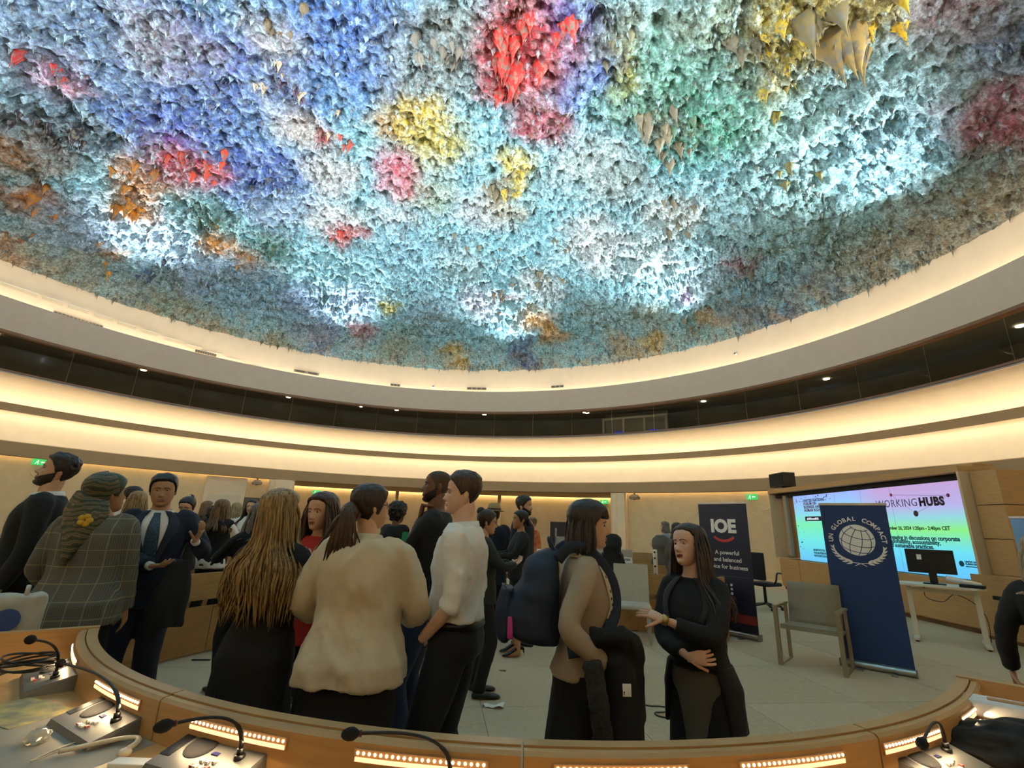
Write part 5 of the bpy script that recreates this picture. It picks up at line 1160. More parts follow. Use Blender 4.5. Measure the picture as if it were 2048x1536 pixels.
    def strip(s, L_, R_, m, name, e, th=.004, n=14, parent=None, fx=1.0, fy=1.0):
        """thin cloth piece lying on the chest between two lines of (angle, z/H)"""
        def line(Q): Q = np.array(Q, float); t = np.linspace(0, 1, len(Q)); u = np.linspace(0, 1, n); return np.c_[np.interp(u, t, Q[:, 0]), np.interp(u, t, Q[:, 1])]
        A, B = line(L_), line(R_); rings = []
        for (a0, za), (a1, zb) in zip(A, B):
            row = [s.pt(a0+(a1-a0)*q, (za+(zb-za)*q)*s.H, e) for q in np.linspace(0, 1, 5)]; row2 = [s.pt(a0+(a1-a0)*q, (za+(zb-za)*q)*s.H, e+th) for q in np.linspace(1, 0, 5)]; rings.append(np.array(row+row2))
        return Buf().loft(rings).build(name, m, parent or s.e)
    def glasses(s, m):
        b = Buf()
        for sx in (-1, 1):
            t = np.linspace(0, 2*np.pi, 18); b.tube([s.hx(V3(sx*.135+.085*math.cos(q), .395-.03*abs(math.cos(q)*.5+sx*.5), .505+.062*math.sin(q))) for q in t], .0022, 5)
            b.tube([s.hx(V3(sx*.22, .37, .52)), s.hx(V3(sx*.335, .25, .53)), s.hx(V3(sx*.35, -.04, .53))], .0022, 5)
        b.tube([s.hx(V3(-.05, .405, .52)), s.hx(V3(0, .425, .525)), s.hx(V3(.05, .405, .52))], .0022, 5); return b.build('glasses', m, s.e)
    def collar(s, m, h=.03, e=.006, z=.838, name='collar', open_=.35, tip=.03):
        """turned-down shirt collar"""
        H, rings = s.H, []
        for A in np.linspace(open_, 2*np.pi-open_, 26):
            c = s.sp(V3(0, -.004*H, z*H)); rx = .040*H if s.sex == 'm' else .034*H; back = (1-math.cos(A))/2; u = V3(math.sin(A), math.cos(A), 0); r0, r1 = rx+e, rx+e+.008
            low = h*.75+tip*(1-back)**3
            p0 = c+u*r0+V3(0, 0, .012+.018*back); p1 = c+u*(r0+.006)+V3(0, 0, .015+.018*back); p2 = c+u*(r1+.010+.018*(1-back))+V3(0, 0, -low*.5); p3 = c+u*(r1+.005+.018*(1-back))+V3(0, 0, -low*.5-.002)
            rings.append(np.array([p0, p1, p2, p3]))
        return Buf().loft(rings).build(name, m, s.e)

def hair_mat(name, c1, c2, rough=.45):
    if name in MATS: return MATS[name]
    m = bpy.data.materials.new(name); m.use_nodes = True; nt = m.node_tree; N = nt.nodes; L = nt.links; pb = N['Principled BSDF']; pb.inputs['Roughness'].default_value = rough
    tc = N.new('ShaderNodeTexCoord'); mp = N.new('ShaderNodeMapping'); mp.inputs['Scale'].default_value = (110, 110, 7); nz = N.new('ShaderNodeTexNoise'); nz.inputs['Scale'].default_value = 1.0; nz.inputs['Detail'].default_value = 4
    L.new(tc.outputs['Object'], mp.inputs[0]); L.new(mp.outputs[0], nz.inputs['Vector']); cr = N.new('ShaderNodeValToRGB'); cr.color_ramp.elements[0].position = .36; cr.color_ramp.elements[1].position = .66
    cr.color_ramp.elements[0].color = (*hexc(c1), 1); cr.color_ramp.elements[1].color = (*hexc(c2), 1); L.new(nz.outputs['Fac'], cr.inputs[0]); L.new(cr.outputs[0], pb.inputs['Base Color'])
    bp = N.new('ShaderNodeBump'); bp.inputs['Strength'].default_value = .5; bp.inputs['Distance'].default_value = .004; L.new(nz.outputs['Fac'], bp.inputs['Height']); L.new(bp.outputs[0], pb.inputs['Normal']); MATS[name] = m; return m
H_BLACK = hair_mat('hair_black', '#0c0908', '#1e1611'); H_DARK = hair_mat('hair_dark_brown', '#160d08', '#33211a'); H_BROWN = hair_mat('hair_brown', '#2c1b10', '#553722'); H_BLOND = hair_mat('hair_blonde', '#5f4626', '#ae8a54'); H_GREY = hair_mat('hair_grey', '#3c3833', '#7d766c'); H_LBROWN = hair_mat('hair_light_brown', '#4a3320', '#86633f'); H_ASH = hair_mat('hair_ash_blonde', '#6f5b40', '#b09a72')
def cloth(name, c, rough=.85, var=.08, bump=.15, bscale=180, **kw): return mat(name, c, rough, var=var, vscale=10, bump=bump, bscale=bscale, **kw)
C_BLACK = cloth('black_fabric', '#0e0d0d'); C_BLACK2 = cloth('soft_black_fabric', '#141313'); C_NAVY = cloth('navy_fabric', '#141b2e'); C_WHITE = cloth('white_shirt_fabric', '#e6e0d8', .8, .03, .35, 16); C_BEIGE = cloth('beige_linen', '#cdbb9c', .6, .05, .35, 14, sheen=.2); C_TAN = cloth('tan_knit', '#a8927a', .95, .06, .35, 320)
C_JEANS = cloth('blue_denim', '#1f2c46', .9, .2, .3, 300); C_TROU = cloth('slate_trousers', '#191c22'); C_RED = cloth('red_fabric', '#b3291f'); C_GREY = cloth('grey_wool', '#5b564c', .95, .12, .3, 400); C_GREEN = cloth('green_fabric', '#1f7a4a'); C_DNAVY = cloth('dark_navy_coat', '#131627'); C_LBLUE = cloth('pale_blue_grey_fabric', '#7d8a94'); C_BROWNS = cloth('brown_fabric', '#3a2a20'); SH_BLACK = mat('black_leather', '#0b0a0a', .35)
FRAME = mat('black_glasses_frame', '#0a0a0c', .3)

def at(px, D):            # ground position of the ray through a pixel at horizontal distance D
    d = _rt*((px[0]-1024)/F_PX)+_up*((768-px[1])/F_PX)+_fw; t = D/math.hypot(d.x, d.y); return (d.x*t, d.y*t)
def yr(P, rel):           # yaw of somebody at P: 0 towards the camera, 90 to the picture's left, 180 away
    v = unit(V3(P[0], P[1], 0)); return math.degrees(math.atan2(v[0], -v[1]))-rel
# ---- white shirt man, profile to the left, hand in pocket
P_ = at((912, 1250), 2.72)
p = Person(P_, yr(P_, 106), 1.745, 'man in white shirt with rolled sleeves and dark trousers, hand in pocket', 'm', 'fair', head=(20, 0, 0), lean=(0, .0), hh=.123,
    arms={'L': dict(wrist=(-.175, .12, .93), pole=(-.35, -1, 0), hand=False), 'R': dict(wrist=(.22, .12, .93), pole=(.5, -1, 0))}, feet=[(-1.4, .05), (1.4, -.05)])
p.build_body(jaw=1.04); p.eyes('#3a2717', '#a86a5a'); p.hair_cap(hair_mat('hair_chestnut', '#2a190e', '#4a2f1c'), top=.11, sides=.022, front=.83, temple=.62, nape=.18, side=.44, noise=.3)
p.top(C_WHITE, 'shirt', hem=.578, e=.016, sleeve=.62, wr=.011, flare=.016, wscale=.10, rolled=True, sl=.016, shoulder=1.6); p.collar(C_WHITE, .042, .006)
p.trousers(C_TROU, waist=.60, e=.014, leg_e=.018); p.shoes(SH_BLACK)
b = Buf(); b.loft([p.ring(z, .024) for z in (.562*p.H, .582*p.H)]); b.build('belt', SH_BLACK, p.e)
# ---- bald bearded man, black tee, jeans, hand on chin
P_ = at((842, 1250), 3.55)
p = Person(P_, yr(P_, 98), 1.84, 'bald bearded man in black t-shirt and jeans, fist at his chin', 'm', 'brown', head=(12, 4, 0), lean=(0, -.03), hh=.122,
    arms={'L': dict(wrist=(-.06, .06, 1.50), pole=(-.1, .35, -1), d=(.15, -.12, 1), n=(.0, -1, 0), curl=1.2), 'R': dict(wrist=(-.06, .24, 1.18), pole=(.7, -.3, -.6), d=(-1, .2, .1), n=(0, -1, 0), curl=.5)}, feet=[(-1.5, .06), (1.4, -.04)])
p.build_body(jaw=1.0); p.eyes('#120c08', '#5a352a'); p.beard(hair_mat('beard_black', '#120b08', '#2a1a12'), .012, .25); p.hair_cap(mat('shaved_scalp', '#47301f', .6), top=.004, sides=.005, front=.84, temple=.62, noise=.0, name='shaved_hair')
p.top(C_BLACK2, 't_shirt', hem=.50, e=.022, sleeve=.46, wr=.005, flare=.012, sl=.026); p.trousers(C_JEANS, e=.01, leg_e=.016, wr=.006); p.shoes(SH_BLACK)
# ---- woman in beige shirt seen from behind
P_ = at((714, 1250), 2.55)
p = Person(P_, yr(P_, -166), 1.645, 'woman in loose beige shirt seen from behind, brown ponytail and glasses', 'f', 'light', head=(-46, 4, 0), girth=1.14, hh=.124,
    arms={'R': dict(wrist=(.19, .25, 1.00), pole=(.8, -1, -.5), d=(-.6, .8, .1), n=(-.3, -.3, -1)), 'L': dict(wrist=(-.21, .25, 1.00), pole=(-.8, -1, -.5), d=(.6, .8, .1), n=(.3, -.3, -1))}, feet=[(-1.3, .0), (1.3, .0)])
p.build_body(); p.eyes('#2a1c12'); p.hair_cap(H_DARK, top=.07, sides=.05, front=.80, temple=.56, nape=.10, side=.30, noise=.25); p.glasses(FRAME)
tie = p.hx(V3(0, -.50, .38)); b = Buf(); R_ = random.Random(5)
b.ball(tie, (.045, .04, .05), 12, 8)
for k in range(60):
    a0 = R_.uniform(0, 6.28); q0 = tie+V3(.022*math.cos(a0), -.01, .03*math.sin(a0)); dx = R_.gauss(-.005, .02); L_ = R_.uniform(.12, .22)
    b.tube(smoothpath([q0, q0+V3(dx*.5, -.035, -.03), q0+V3(dx+.02*math.sin(a0), -.04, -L_*.55), q0+V3(dx*1.6+.02*math.cos(a0), -.03, -L_)], 8), [.007, .009, .009, .008, .007, .006, .004, .002], 6)
b.build('ponytail', hair_mat('hair_ponytail', '#2a1a10', '#5a3c26'), p.e)
Buf().tube([tie+V3(.045*math.cos(t), .01, .045*math.sin(t)) for t in np.linspace(0, 6.28, 14)], .008, 6).build('hair_tie', mat('grey_tie', '#6a6258', .6), p.e)
p.top(C_BEIGE, 'shirt', hem=.475, e=.034, sleeve=.97, wr=.016, flare=.03, wscale=.12, sl=.034, neck=.845, zs=1.8); p.collar(C_BEIGE, .034, .010, .842, open_=.5, tip=.02)
p.skirt(C_BLACK, waist=.55, hem=.06, e=.022, flare=.035, name='wide_trousers', zs=6); p.shoes(SH_BLACK)
# ---- blonde woman, black dress, from behind
P_ = at((525, 1250), 2.78)
p = Person(P_, yr(P_, -150), 1.605, 'woman with long wavy blonde hair in a long black dress seen from behind', 'f', 'fair', head=(-26, 6, 0), hh=.130,
    arms={'R': dict(wrist=(.12, .24, 1.02), pole=(.8, -.8, -.6), d=(-.9, .3, .1), n=(0, -1, 0)), 'L': dict(wrist=(-.12, .24, 1.02), pole=(-.8, -.8, -.6), d=(.9, .3, .1), n=(0, -1, 0))}, feet=[(-1.3, 0), (1.3, 0)])
p.build_body(); p.eyes('#5a4228'); p.hair_cap(H_BLOND, top=.08, sides=.07, front=.82, temple=.62, nape=.06, side=.25, noise=.2)
p.locks(H_BLOND, 360, .40, .0075, 62, 180, (.45, .97), .034, .042, 2, .7, taper=.6, wfreq=1.5)
p.top(C_BLACK, 'dress_top', hem=.50, e=.013, sleeve=1.0, wr=.004); p.skirt(C_BLACK, waist=.60, hem=.05, e=.016, flare=.085, name='dress_skirt', wr=.010); p.shoes(SH_BLACK)
# ---- woman in red with brown curly hair, facing the camera
P_ = at((614, 1250), 3.35)
p = Person(P_, yr(P_, 25), 1.625, 'woman with curly brown hair in red jacket, hand raised, half hidden by the blonde woman', 'f', 'light', head=(-15, -4, 0),
    arms={'L': dict(wrist=(-.06, .24, 1.20), pole=(-1, -.2, -.8), d=(.1, .1, 1), n=(.6, -.6, 0), curl=.5), 'R': dict(wrist=(.16, .26, 1.06), pole=(1, -.4, -.6), d=(-.7, .5, .3), n=(-.3, -.8, 0))})
p.build_body(); p.eyes('#2a1810', '#9a4a40'); p.hair_cap(H_BROWN, top=.09, sides=.08, front=.84, temple=.64, nape=.06, side=.28, noise=.25); p.locks(H_BROWN, 170, .22, .010, 58, 180, (.45, .95), .03, .06, 8, 1.1, wfreq=3.2)
p.top(C_RED, 'red_jacket', hem=.48, e=.02, sleeve=1.0, wr=.006, flare=.03); p.trousers(C_BLACK); p.shoes(SH_BLACK)
# ---- woman with backpack, profile to the right
P_ = at((1160, 1250), 2.48)
p = Person(P_, yr(P_, -100), 1.60, 'woman with dark bobbed hair and tan cardigan wearing a backpack', 'f', 'fair', head=(-8, -2, 0), hh=.131, girth=.9, lean=(0, .03),
    arms={'R': dict(wrist=(.20, .08, .92), pole=(.4, -1, -.4), d=(-.2, 1, -.3), n=(-1, 0, -.2), curl=.6), 'L': dict(wrist=(-.10, .10, 1.0), pole=(-.5, -.8, -.6), d=(.3, 1, 0), n=(1, 0, 0), curl=.6)}, feet=[(-1.2, .08), (1.2, -.05)])
p.build_body(); p.eyes('#1c120c', '#a05a50'); p.hair_cap(H_DARK, top=.11, sides=.10, front=.80, temple=.58, nape=.02, side=.30, noise=.12); p.locks(H_DARK, 240, .035, .008, 76, 180, (.5, .95), .006, .045, 4, .2, taper=.3)
b = Buf()
for k in range(26):                       # fringe
    a = RAD(-48+96*k/25); q = [s_ for s_ in np.linspace(0, 1, 6)]; b.tube([p.hx(V3(math.sin(a)*(.31+.04*t), .02+math.cos(a)*(.34+.09*t), .93-.27*t)) for t in q], [.010, .012, .012, .011, .010, .006], 6)
b.build('fringe', H_DARK, p.e)
DOT = bpy.data.materials.new('cream_blouse_black_dots'); DOT.use_nodes = True; nt = DOT.node_tree; N = nt.nodes; L = nt.links; pb = N['Principled BSDF']; pb.inputs['Roughness'].default_value = .8
tc = N.new('ShaderNodeTexCoord'); vo = N.new('ShaderNodeTexVoronoi'); vo.inputs['Scale'].default_value = 34; vo.inputs['Randomness'].default_value = .35; L.new(tc.outputs['Object'], vo.inputs['Vector']); cr = N.new('ShaderNodeValToRGB'); cr.color_ramp.interpolation = 'CONSTANT'; cr.color_ramp.elements[0].color = (.012, .01, .01, 1); cr.color_ramp.elements[1].position = .24; cr.color_ramp.elements[1].color = (*hexc('#c7b899'), 1); L.new(vo.outputs['Distance'], cr.inputs[0]); L.new(cr.outputs[0], pb.inputs['Base Color'])
p.top(C_TAN, 'cardigan', hem=.525, e=.022, sleeve=.97, wr=.004, sl=.022, neck=.838, shoulder=1.3)
p.strip([(-.95, .840), (-1.0, .75), (-.9, .56)], [(.95, .840), (1.0, .75), (.9, .56)], DOT, 'blouse_front', .022, .008, 16); p.collar(DOT, .022, .004, .845, open_=.2)
p.skirt(C_BLACK, waist=.555, hem=.27, e=.008, flare=.06, name='black_coat_skirt', wr=.006); p.trousers(C_BLACK, waist=.5); p.shoes(SH_BLACK)
PB = p
# backpack on her back
e = empty('backpack', (PB.e.location.x, PB.e.location.y, 0), PB.e.rotation_euler.z, 'navy backpack with a pink tag worn by the dark haired woman', 'backpack')
M_PACK = cloth('navy_nylon', '#18243a', .7, .1, .2, 300)
b = Buf(); rings = []
for t in np.linspace(0, 1, 22):
    z = .96+.42*t; d = .13+.12*math.sin(min(1, t*1.35+.12)*math.pi*.9)*(1-.35*t); w = .155*(1-.30*max(0, t-.6)/.4); cap = math.sqrt(max(.02, 1-max(0, (t-.78)/.23)**2))*math.sqrt(max(.02, 1-max(0, (.10-t)/.11)**2)); d *= cap; w *= cap; a = np.linspace(0, 2*np.pi, 28, endpoint=False); rings.append(np.c_[np.sign(np.cos(a))*np.abs(np.cos(a))**.7*w, -.105-d*.55+np.sign(np.sin(a))*np.abs(np.sin(a))**.7*d*.55, np.full(28, z)])
b.loft(rings); remesh(b, 'pack_body', .011, M_PACK, e, 5, None, .006, .12, 4)
b = Buf(); rings = []
for t in np.linspace(0, 1, 8):
    z = .98+.22*t; a = np.linspace(0, 2*np.pi, 20, endpoint=False); w = .12*(1-.15*t*t); d = .04*math.sin((.15+.7*t)*math.pi)+.012; rings.append(np.c_[np.cos(a)*w, -.345-.01*(1-t)+np.sin(a)*d, np.full(20, z)])
b.loft(rings); remesh(b, 'front_pocket', .010, M_PACK, e, 4, None, .004, .08, 7)
for s in (-1, 1):
    P = smoothpath([(s*.085, -.12, 1.33), (s*.09, -.06, 1.39), (s*.095, .03, 1.375), (s*.105, .125, 1.26), (s*.12, .135, 1.12), (s*.165, .05, 1.0), (s*.15, -.08, .96)], 26)
    Buf().tube(P, .027, 10, flat=.3, up=(s, .2, 0)).build('shoulder_strap', M_PACK, e)
Buf().tube(smoothpath([(-.04, -.13, 1.36), (-.03, -.15, 1.42), (.03, -.15, 1.42), (.04, -.13, 1.36)]), .008, 6).build('grab_handle', M_PACK, e)
Buf().tube(smoothpath([(.11, -.33, 1.19), (.0, -.37, 1.21), (-.11, -.33, 1.19)]), .004, 6).build('zip', M_BLACK, e)
Buf().bbox(.118, .134, -.345, -.32, 1.0, 1.09, .006).build('pink_tag', mat('pink_rubber', '#c23a8e', .5), e); Buf().tube([(.125, -.33, 1.09), (.12, -.31, 1.15)], .003, 5).build('tag_loop', mat('pink_rubber', '#c23a8e', .5), e)
# black coat over her forearms
e = empty('draped_coat', (PB.e.location.x, PB.e.location.y, 0), PB.e.rotation_euler.z, 'black coat with white label draped over the backpack wearer\'s forearms', 'coat')
b = Buf(); rings = []
for t in np.linspace(0, 1, 14):
    z = 1.06-.50*t; a = np.linspace(0, 2*np.pi, 26, endpoint=False); k = .55+.75*math.sin(min(1, t*1.7)*1.57)-.25*t; rings.append(np.c_[.13+np.cos(a)*(.13*k+.02), .115+.02*t+np.sin(a)*(.08*k+.015), z+.02*np.sin(a*3+t*4)])
b.loft(rings); b.tube(smoothpath([(.20, .02, 1.03), (.24, .09, 1.05), (.23, .17, 1.02), (.19, .20, .92), (.15, .20, .72)]), [.045]*24, 10); remesh(b, 'coat_body', .012, C_BLACK, e, 4, None, .018, .10, 2, 2.5)
b = Buf().tube(smoothpath([(.27, .0, .96), (.29, .02, .83), (.28, .04, .66), (.28, .03, .56)]), [.042]*20+[.03]*4, 12); remesh(b, 'fur_sleeve', .012, cloth('dark_grey_fleece', '#33302b', .98, .25, .8, 120), e, 2, None, .008, .03, 3)
Buf().bbox(.283, .290, .12, .155, .84, .885, .002).build('label', M_PAPER, e); Buf().tube(smoothpath([(.16, .17, .58), (.17, .19, .50), (.165, .19, .43)]), .007, 6).build('strap_end', M_BLACK, e)
# ---- woman in black blazer gesturing
P_ = at((1396, 1250), 2.66)
p = Person(P_, yr(P_, 24), 1.515, 'woman with long brown hair in black blazer and grey dress, one hand pointing', 'f', 'fair', head=(-16, 5, 5), hh=.130, girth=.92, lean=(.02, -.02),
    arms={'L': dict(wrist=(.03, .27, 1.10), pole=(-1, -.3, -1.0), d=(.9, .25, .28), n=(.1, -.35, -.9), curl=.16, spread=1.8), 'R': dict(wrist=(-.03, .18, .95), pole=(1, -.3, -.6), d=(-1, -.25, .1), n=(0, -1, 0), curl=.7)}, feet=[(-1.2, .0), (1.2, .0)])
HB_ = hair_mat('hair_deep_brown', '#1c0f0a', '#3c2418')
p.build_body(nose=1.0); p.eyes('#2a1810', '#8a2f30'); p.hair_cap(HB_, top=.06, sides=.055, front=.84, temple=.66, nape=.04, side=.28, noise=.15); p.locks(HB_, 240, .24, .0075, 64, 180, (.5, .97), .012, .04, 12, .9, taper=.4)
q = p.hx(V3(0, .425, .205)); Buf().ball(q, (.009, .006, .006), 10, 6, np.array(Matrix.Rotation(RAD(-16), 3, 'Z'))).build('open_mouth', mat('mouth_dark', '#5a1a18', .5), p.e)
p.top(C_GREY, 'dress', hem=.50, e=.006, sleeve=.2, neck=.83, wr=.003); p.skirt(C_GREY, waist=.58, hem=.28, e=.012, flare=.008, name='dress_skirt', wr=.004); p.trousers(C_BLACK, waist=.5, leg_e=.004, e=.004); p.shoes(SH_BLACK)
jm = C_BLACK; p.top(jm, 'blazer', hem=.58, e=.018, sleeve=.90, wr=.005, sl=.018, shoulder=1.2, neck=.835)
def coat_panels(p, m, a0, a1, zt, zb, e, flare, name='blazer_skirt', th=.018):
    for s in (-1, 1):
        rings = []
        for z in np.linspace(zb, zt, 14):
            u = (zt-z)/(zt-zb); row, row2 = [], []
            for A in np.linspace(a0+.25*u, a1, 12):
                for lst, ee in ((row, e+flare*u), (row2, e+flare*u+th)):
                    q = p.pt(s*A, max(z, .505)*p.H, ee); q[2] = z*p.H; lst.append(q)
            rings.append(np.array(row+row2[::-1]))
        b = Buf().loft(rings); remesh(b, name, .010, m, p.e, 3, None, .004, .1, 3, 2)
coat_panels(p, jm, .72, math.pi+.02, .60, .42, .010, .014)
for s in (-1, 1): p.strip([(s*.30, .838), (s*.52, .76), (s*.22, .66)], [(s*.72, .836), (s*.80, .765), (s*.26, .655)], cloth('black_lapel', '#1a1919', .7), 'lapel', .022, .006)
W_ = p.arm[-1]['W']; ud = unit(p.arm[-1]['W']-p.arm[-1]['E']); Buf().tube([W_-ud*.010, W_+ud*.012], [.022, .022], 16).build('bracelet_watch', mat('gold_watch', '#b59a5c', .3, .9), p.e)
# ---- man in navy suit facing the camera
P_ = at((288, 1200), 4.75)
p = Person(P_, yr(P_, 8), 1.76, 'man in navy suit and blue tie facing the camera, one palm raised', 'm', 'olive', head=(4, -3, 4), girth=1.06, hh=.136, lean=(.03, .0),
    arms={'L': dict(wrist=(-.27, .30, 1.28), pole=(-.6, -.5, -1), d=(-.25, .3, .6), n=(.5, .1, .9), curl=.3, spread=1.3), 'R': dict(wrist=(-.03, .26, 1.10), pole=(.7, -.6, -.6), d=(-.8, .5, .1), n=(0, -.2, 1), curl=.3)}, feet=[(-1.4, 0), (1.4, 0)])
p.build_body(jaw=1.03, nose=.85); p.eyes('#120c08', '#9a6a58'); p.hair_cap(H_BLACK, top=.09, sides=.03, front=.80, temple=.62, nape=.16, side=.42, noise=.25)
p.top(C_NAVY, 'jacket', hem=.45, e=.026, sleeve=.93, wr=.005, sl=.022, flare=.012, shoulder=1.25, neck=.84)
p.strip([(-.42, .846), (-.30, .74), (-.02, .60)], [(.42, .846), (.30, .74), (.02, .60)], C_WHITE, 'shirt_front', .026, .004); p.collar(C_WHITE, .03, .004)
TIE = bpy.data.materials.new('blue_patterned_tie'); TIE.use_nodes = True; nt = TIE.node_tree; N = nt.nodes; L = nt.links; pb = N['Principled BSDF']; tc = N.new('ShaderNodeTexCoord'); ck = N.new('ShaderNodeTexVoronoi'); ck.inputs['Scale'].default_value = 90; L.new(tc.outputs['Object'], ck.inputs['Vector']); cr = N.new('ShaderNodeValToRGB'); cr.color_ramp.elements[0].color = (*hexc('#49718a'), 1); cr.color_ramp.elements[1].color = (*hexc('#1d3347'), 1); cr.color_ramp.elements[1].position = .5; L.new(ck.outputs['Distance'], cr.inputs[0]); L.new(cr.outputs[0], pb.inputs['Base Color']); pb.inputs['Roughness'].default_value = .5
p.strip([(-.10, .836), (-.075, .82), (-.13, .74), (-.16, .63), (-.02, .595)], [(.10, .836), (.075, .82), (.13, .74), (.16, .63), (.02, .595)], TIE, 'tie', .031, .007)
for s in (-1, 1): p.strip([(s*.36, .846), (s*.26, .75), (s*.02, .60)], [(s*.78, .843), (s*.66, .765), (s*.10, .60)], cloth('navy_lapel', '#182034', .7), 'lapel', .029, .007)
for s in (-1, 1):
    W_, E_ = p.arm[s]['W'], p.arm[s]['E']; u_ = unit(W_-E_); Buf().tube([W_-u_*.03, W_+u_*.006], [.029, .029], 14).build('shirt_cuff', C_WHITE, p.e)
p.trousers(C_NAVY, e=.014, leg_e=.018); p.shoes(SH_BLACK)
e = empty('draped_coat', tuple(p.e.location), p.e.rotation_euler.z, 'dark coat hanging over the navy suited man\'s forearm', 'coat')
b = Buf(); rings = []
for t in np.linspace(0, 1, 12):
    a = np.linspace(0, 2*np.pi, 22, endpoint=False); k = .7+.6*math.sin(min(1, t*1.6)*1.57); rings.append(np.c_[-.20+np.cos(a)*.085*k, .29+np.sin(a)*.05*k, 1.14-.44*t+.02*np.sin(3*a)])
b.loft(rings); b.tube([(-.15, .29, .98), (-.11, .30, .8), (-.14, .30, .62)], [.05, .05, .035], 10); remesh(b, 'coat_body', .013, C_BLACK2, e, 4, None, .016, .1, 6, 2.5)
# ---- woman with headscarf and check jacket, from behind
P_ = at((152, 1200), 4.3)
p = Person(P_, yr(P_, -158), 1.71, 'woman in green patterned headscarf and grey checked jacket seen from behind', 'f', 'tan', head=(-38, 8, 0), girth=1.16, hh=.145, lean=(0, .03),
    arms={'R': dict(wrist=(.25, .10, .82), pole=(.5, -1, 0)), 'L': dict(wrist=(-.22, .2, .95), pole=(-.5, -1, 0))})
p.build_body(); p.eyes('#1a100a')
PL = bpy.data.materials.new('grey_check_wool'); PL.use_nodes = True; nt = PL.node_tree; N = nt.nodes; L = nt.links; pb = N['Principled BSDF']; pb.inputs['Roughness'].default_value = .95; tc = N.new('ShaderNodeTexCoord')
def band(axis, scale, lo, hi):
    w = N.new('ShaderNodeTexWave'); w.bands_direction = axis; w.inputs['Scale'].default_value = scale; w.inputs['Distortion'].default_value = .4; w.inputs['Detail'].default_value = 1; L.new(tc.outputs['Object'], w.inputs['Vector']); m_ = N.new('ShaderNodeMapRange'); m_.inputs[1].default_value = lo; m_.inputs[2].default_value = hi; L.new(w.outputs['Fac'], m_.inputs[0]); return m_.outputs[0]
def mixc(fac, c1, col):
    m_ = N.new('ShaderNodeMix'); m_.data_type = 'RGBA'; L.new(fac, m_.inputs[0])
    if isinstance(c1, tuple): m_.inputs[6].default_value = c1
    else: L.new(c1, m_.inputs[6])
    m_.inputs[7].default_value = (*hexc(col), 1); return m_.outputs[2]
c = mixc(band('Z', 26, .3, .7), (*hexc('#605b50'), 1), '#6b665a'); c = mixc(band('X', 30, .5, .9), c, '#524e46'); c = mixc(band('Z', 3.2, .98, .997), c, '#827b5c'); c = mixc(band('X', 3.6, .98, .997), c, '#827c66'); L.new(c, pb.inputs['Base Color'])
p.top(PL, 'jacket', hem=.46, e=.030, sleeve=.98, wr=.005, sl=.022, flare=.035, shoulder=1.2); p.trousers(C_BLACK, e=.02, leg_e=.03, wide=1.3); p.shoes(SH_BLACK)
SC_ = bpy.data.materials.new('green_paisley_silk'); SC_.use_nodes = True; nt = SC_.node_tree; N = nt.nodes; L = nt.links; pb = N['Principled BSDF']; pb.inputs['Roughness'].default_value = .45; tc = N.new('ShaderNodeTexCoord')
wv = N.new('ShaderNodeTexWave'); wv.wave_type = 'RINGS'; wv.inputs['Scale'].default_value = 9; wv.inputs['Distortion'].default_value = 9; wv.inputs['Detail'].default_value = 3; L.new(tc.outputs['Object'], wv.inputs['Vector']); cr = N.new('ShaderNodeValToRGB'); els = cr.color_ramp.elements; els.new(.45); els.new(.7)
for e_, (po, cc) in zip(els, [(0, '#1c2914'), (.45, '#3c3a20'), (.7, '#6f6648'), (1, '#4d3a22')]): e_.position = po; e_.color = (*hexc(cc), 1)
L.new(wv.outputs['Fac'], cr.inputs[0]); L.new(cr.outputs[0], pb.inputs['Base Color'])
SCG = mat('green_silk_border', '#22331a', .5, var=.15, vscale=9)
Gd, dd = p.hairline(front=.80, temple=.60, nape=-.03, side=.42); A_ = np.abs(np.arctan2(Gd[..., 0], Gd[..., 1])); t_ = np.where(dd > 0, np.interp(A_, [0, 1.2, 2.2, 3.14], [.05, .07, .10, .12]), -1); p._patch('headscarf', Gd, t_, SC_, noise=.12, nscale=4)
t2 = np.where((dd > 0) & (A_ < 1.55), .075, -1); p._patch('scarf_border', Gd, t2, SCG, noise=.1, nscale=4)
b = Buf(); rings = []
for t in np.linspace(0, 1, 14):           # the tail of the scarf falling down the back to a point
    c0 = p.hx(V3(0, -.40, .60)); c1 = p.sp(V3(-.02, -.165, 1.43)); c2 = p.sp(V3(-.06, -.165, 1.14)); c = (1-t)**2*c0+2*t*(1-t)*c1+t*t*c2; w = np.interp(t, [0, .35, .6, 1], [.085, .135, .105, .012]); a = np.linspace(0, 2*np.pi, 20, endpoint=False)
    rings.append(np.c_[c[0]+np.cos(a)*w, c[1]+np.sin(a)*.022+.04*np.abs(np.cos(a))**2*(w/.13), np.full(20, c[2])])
b.loft(rings); tl = remesh(b, 'scarf_tail', .009, SC_, p.e, 3, None, .006, .07, 2, 3)
for k in range(5):
    t = k*2*math.pi/5; c = p.sp(V3(-.01, -.172, 1.41)); Buf().ball((c[0]+.024*math.cos(t), c[1], c[2]+.024*math.sin(t)), (.022, .012, .018), 10, 6).build('flower_print', mat('yellow_print', '#c89a20', .5), tl)
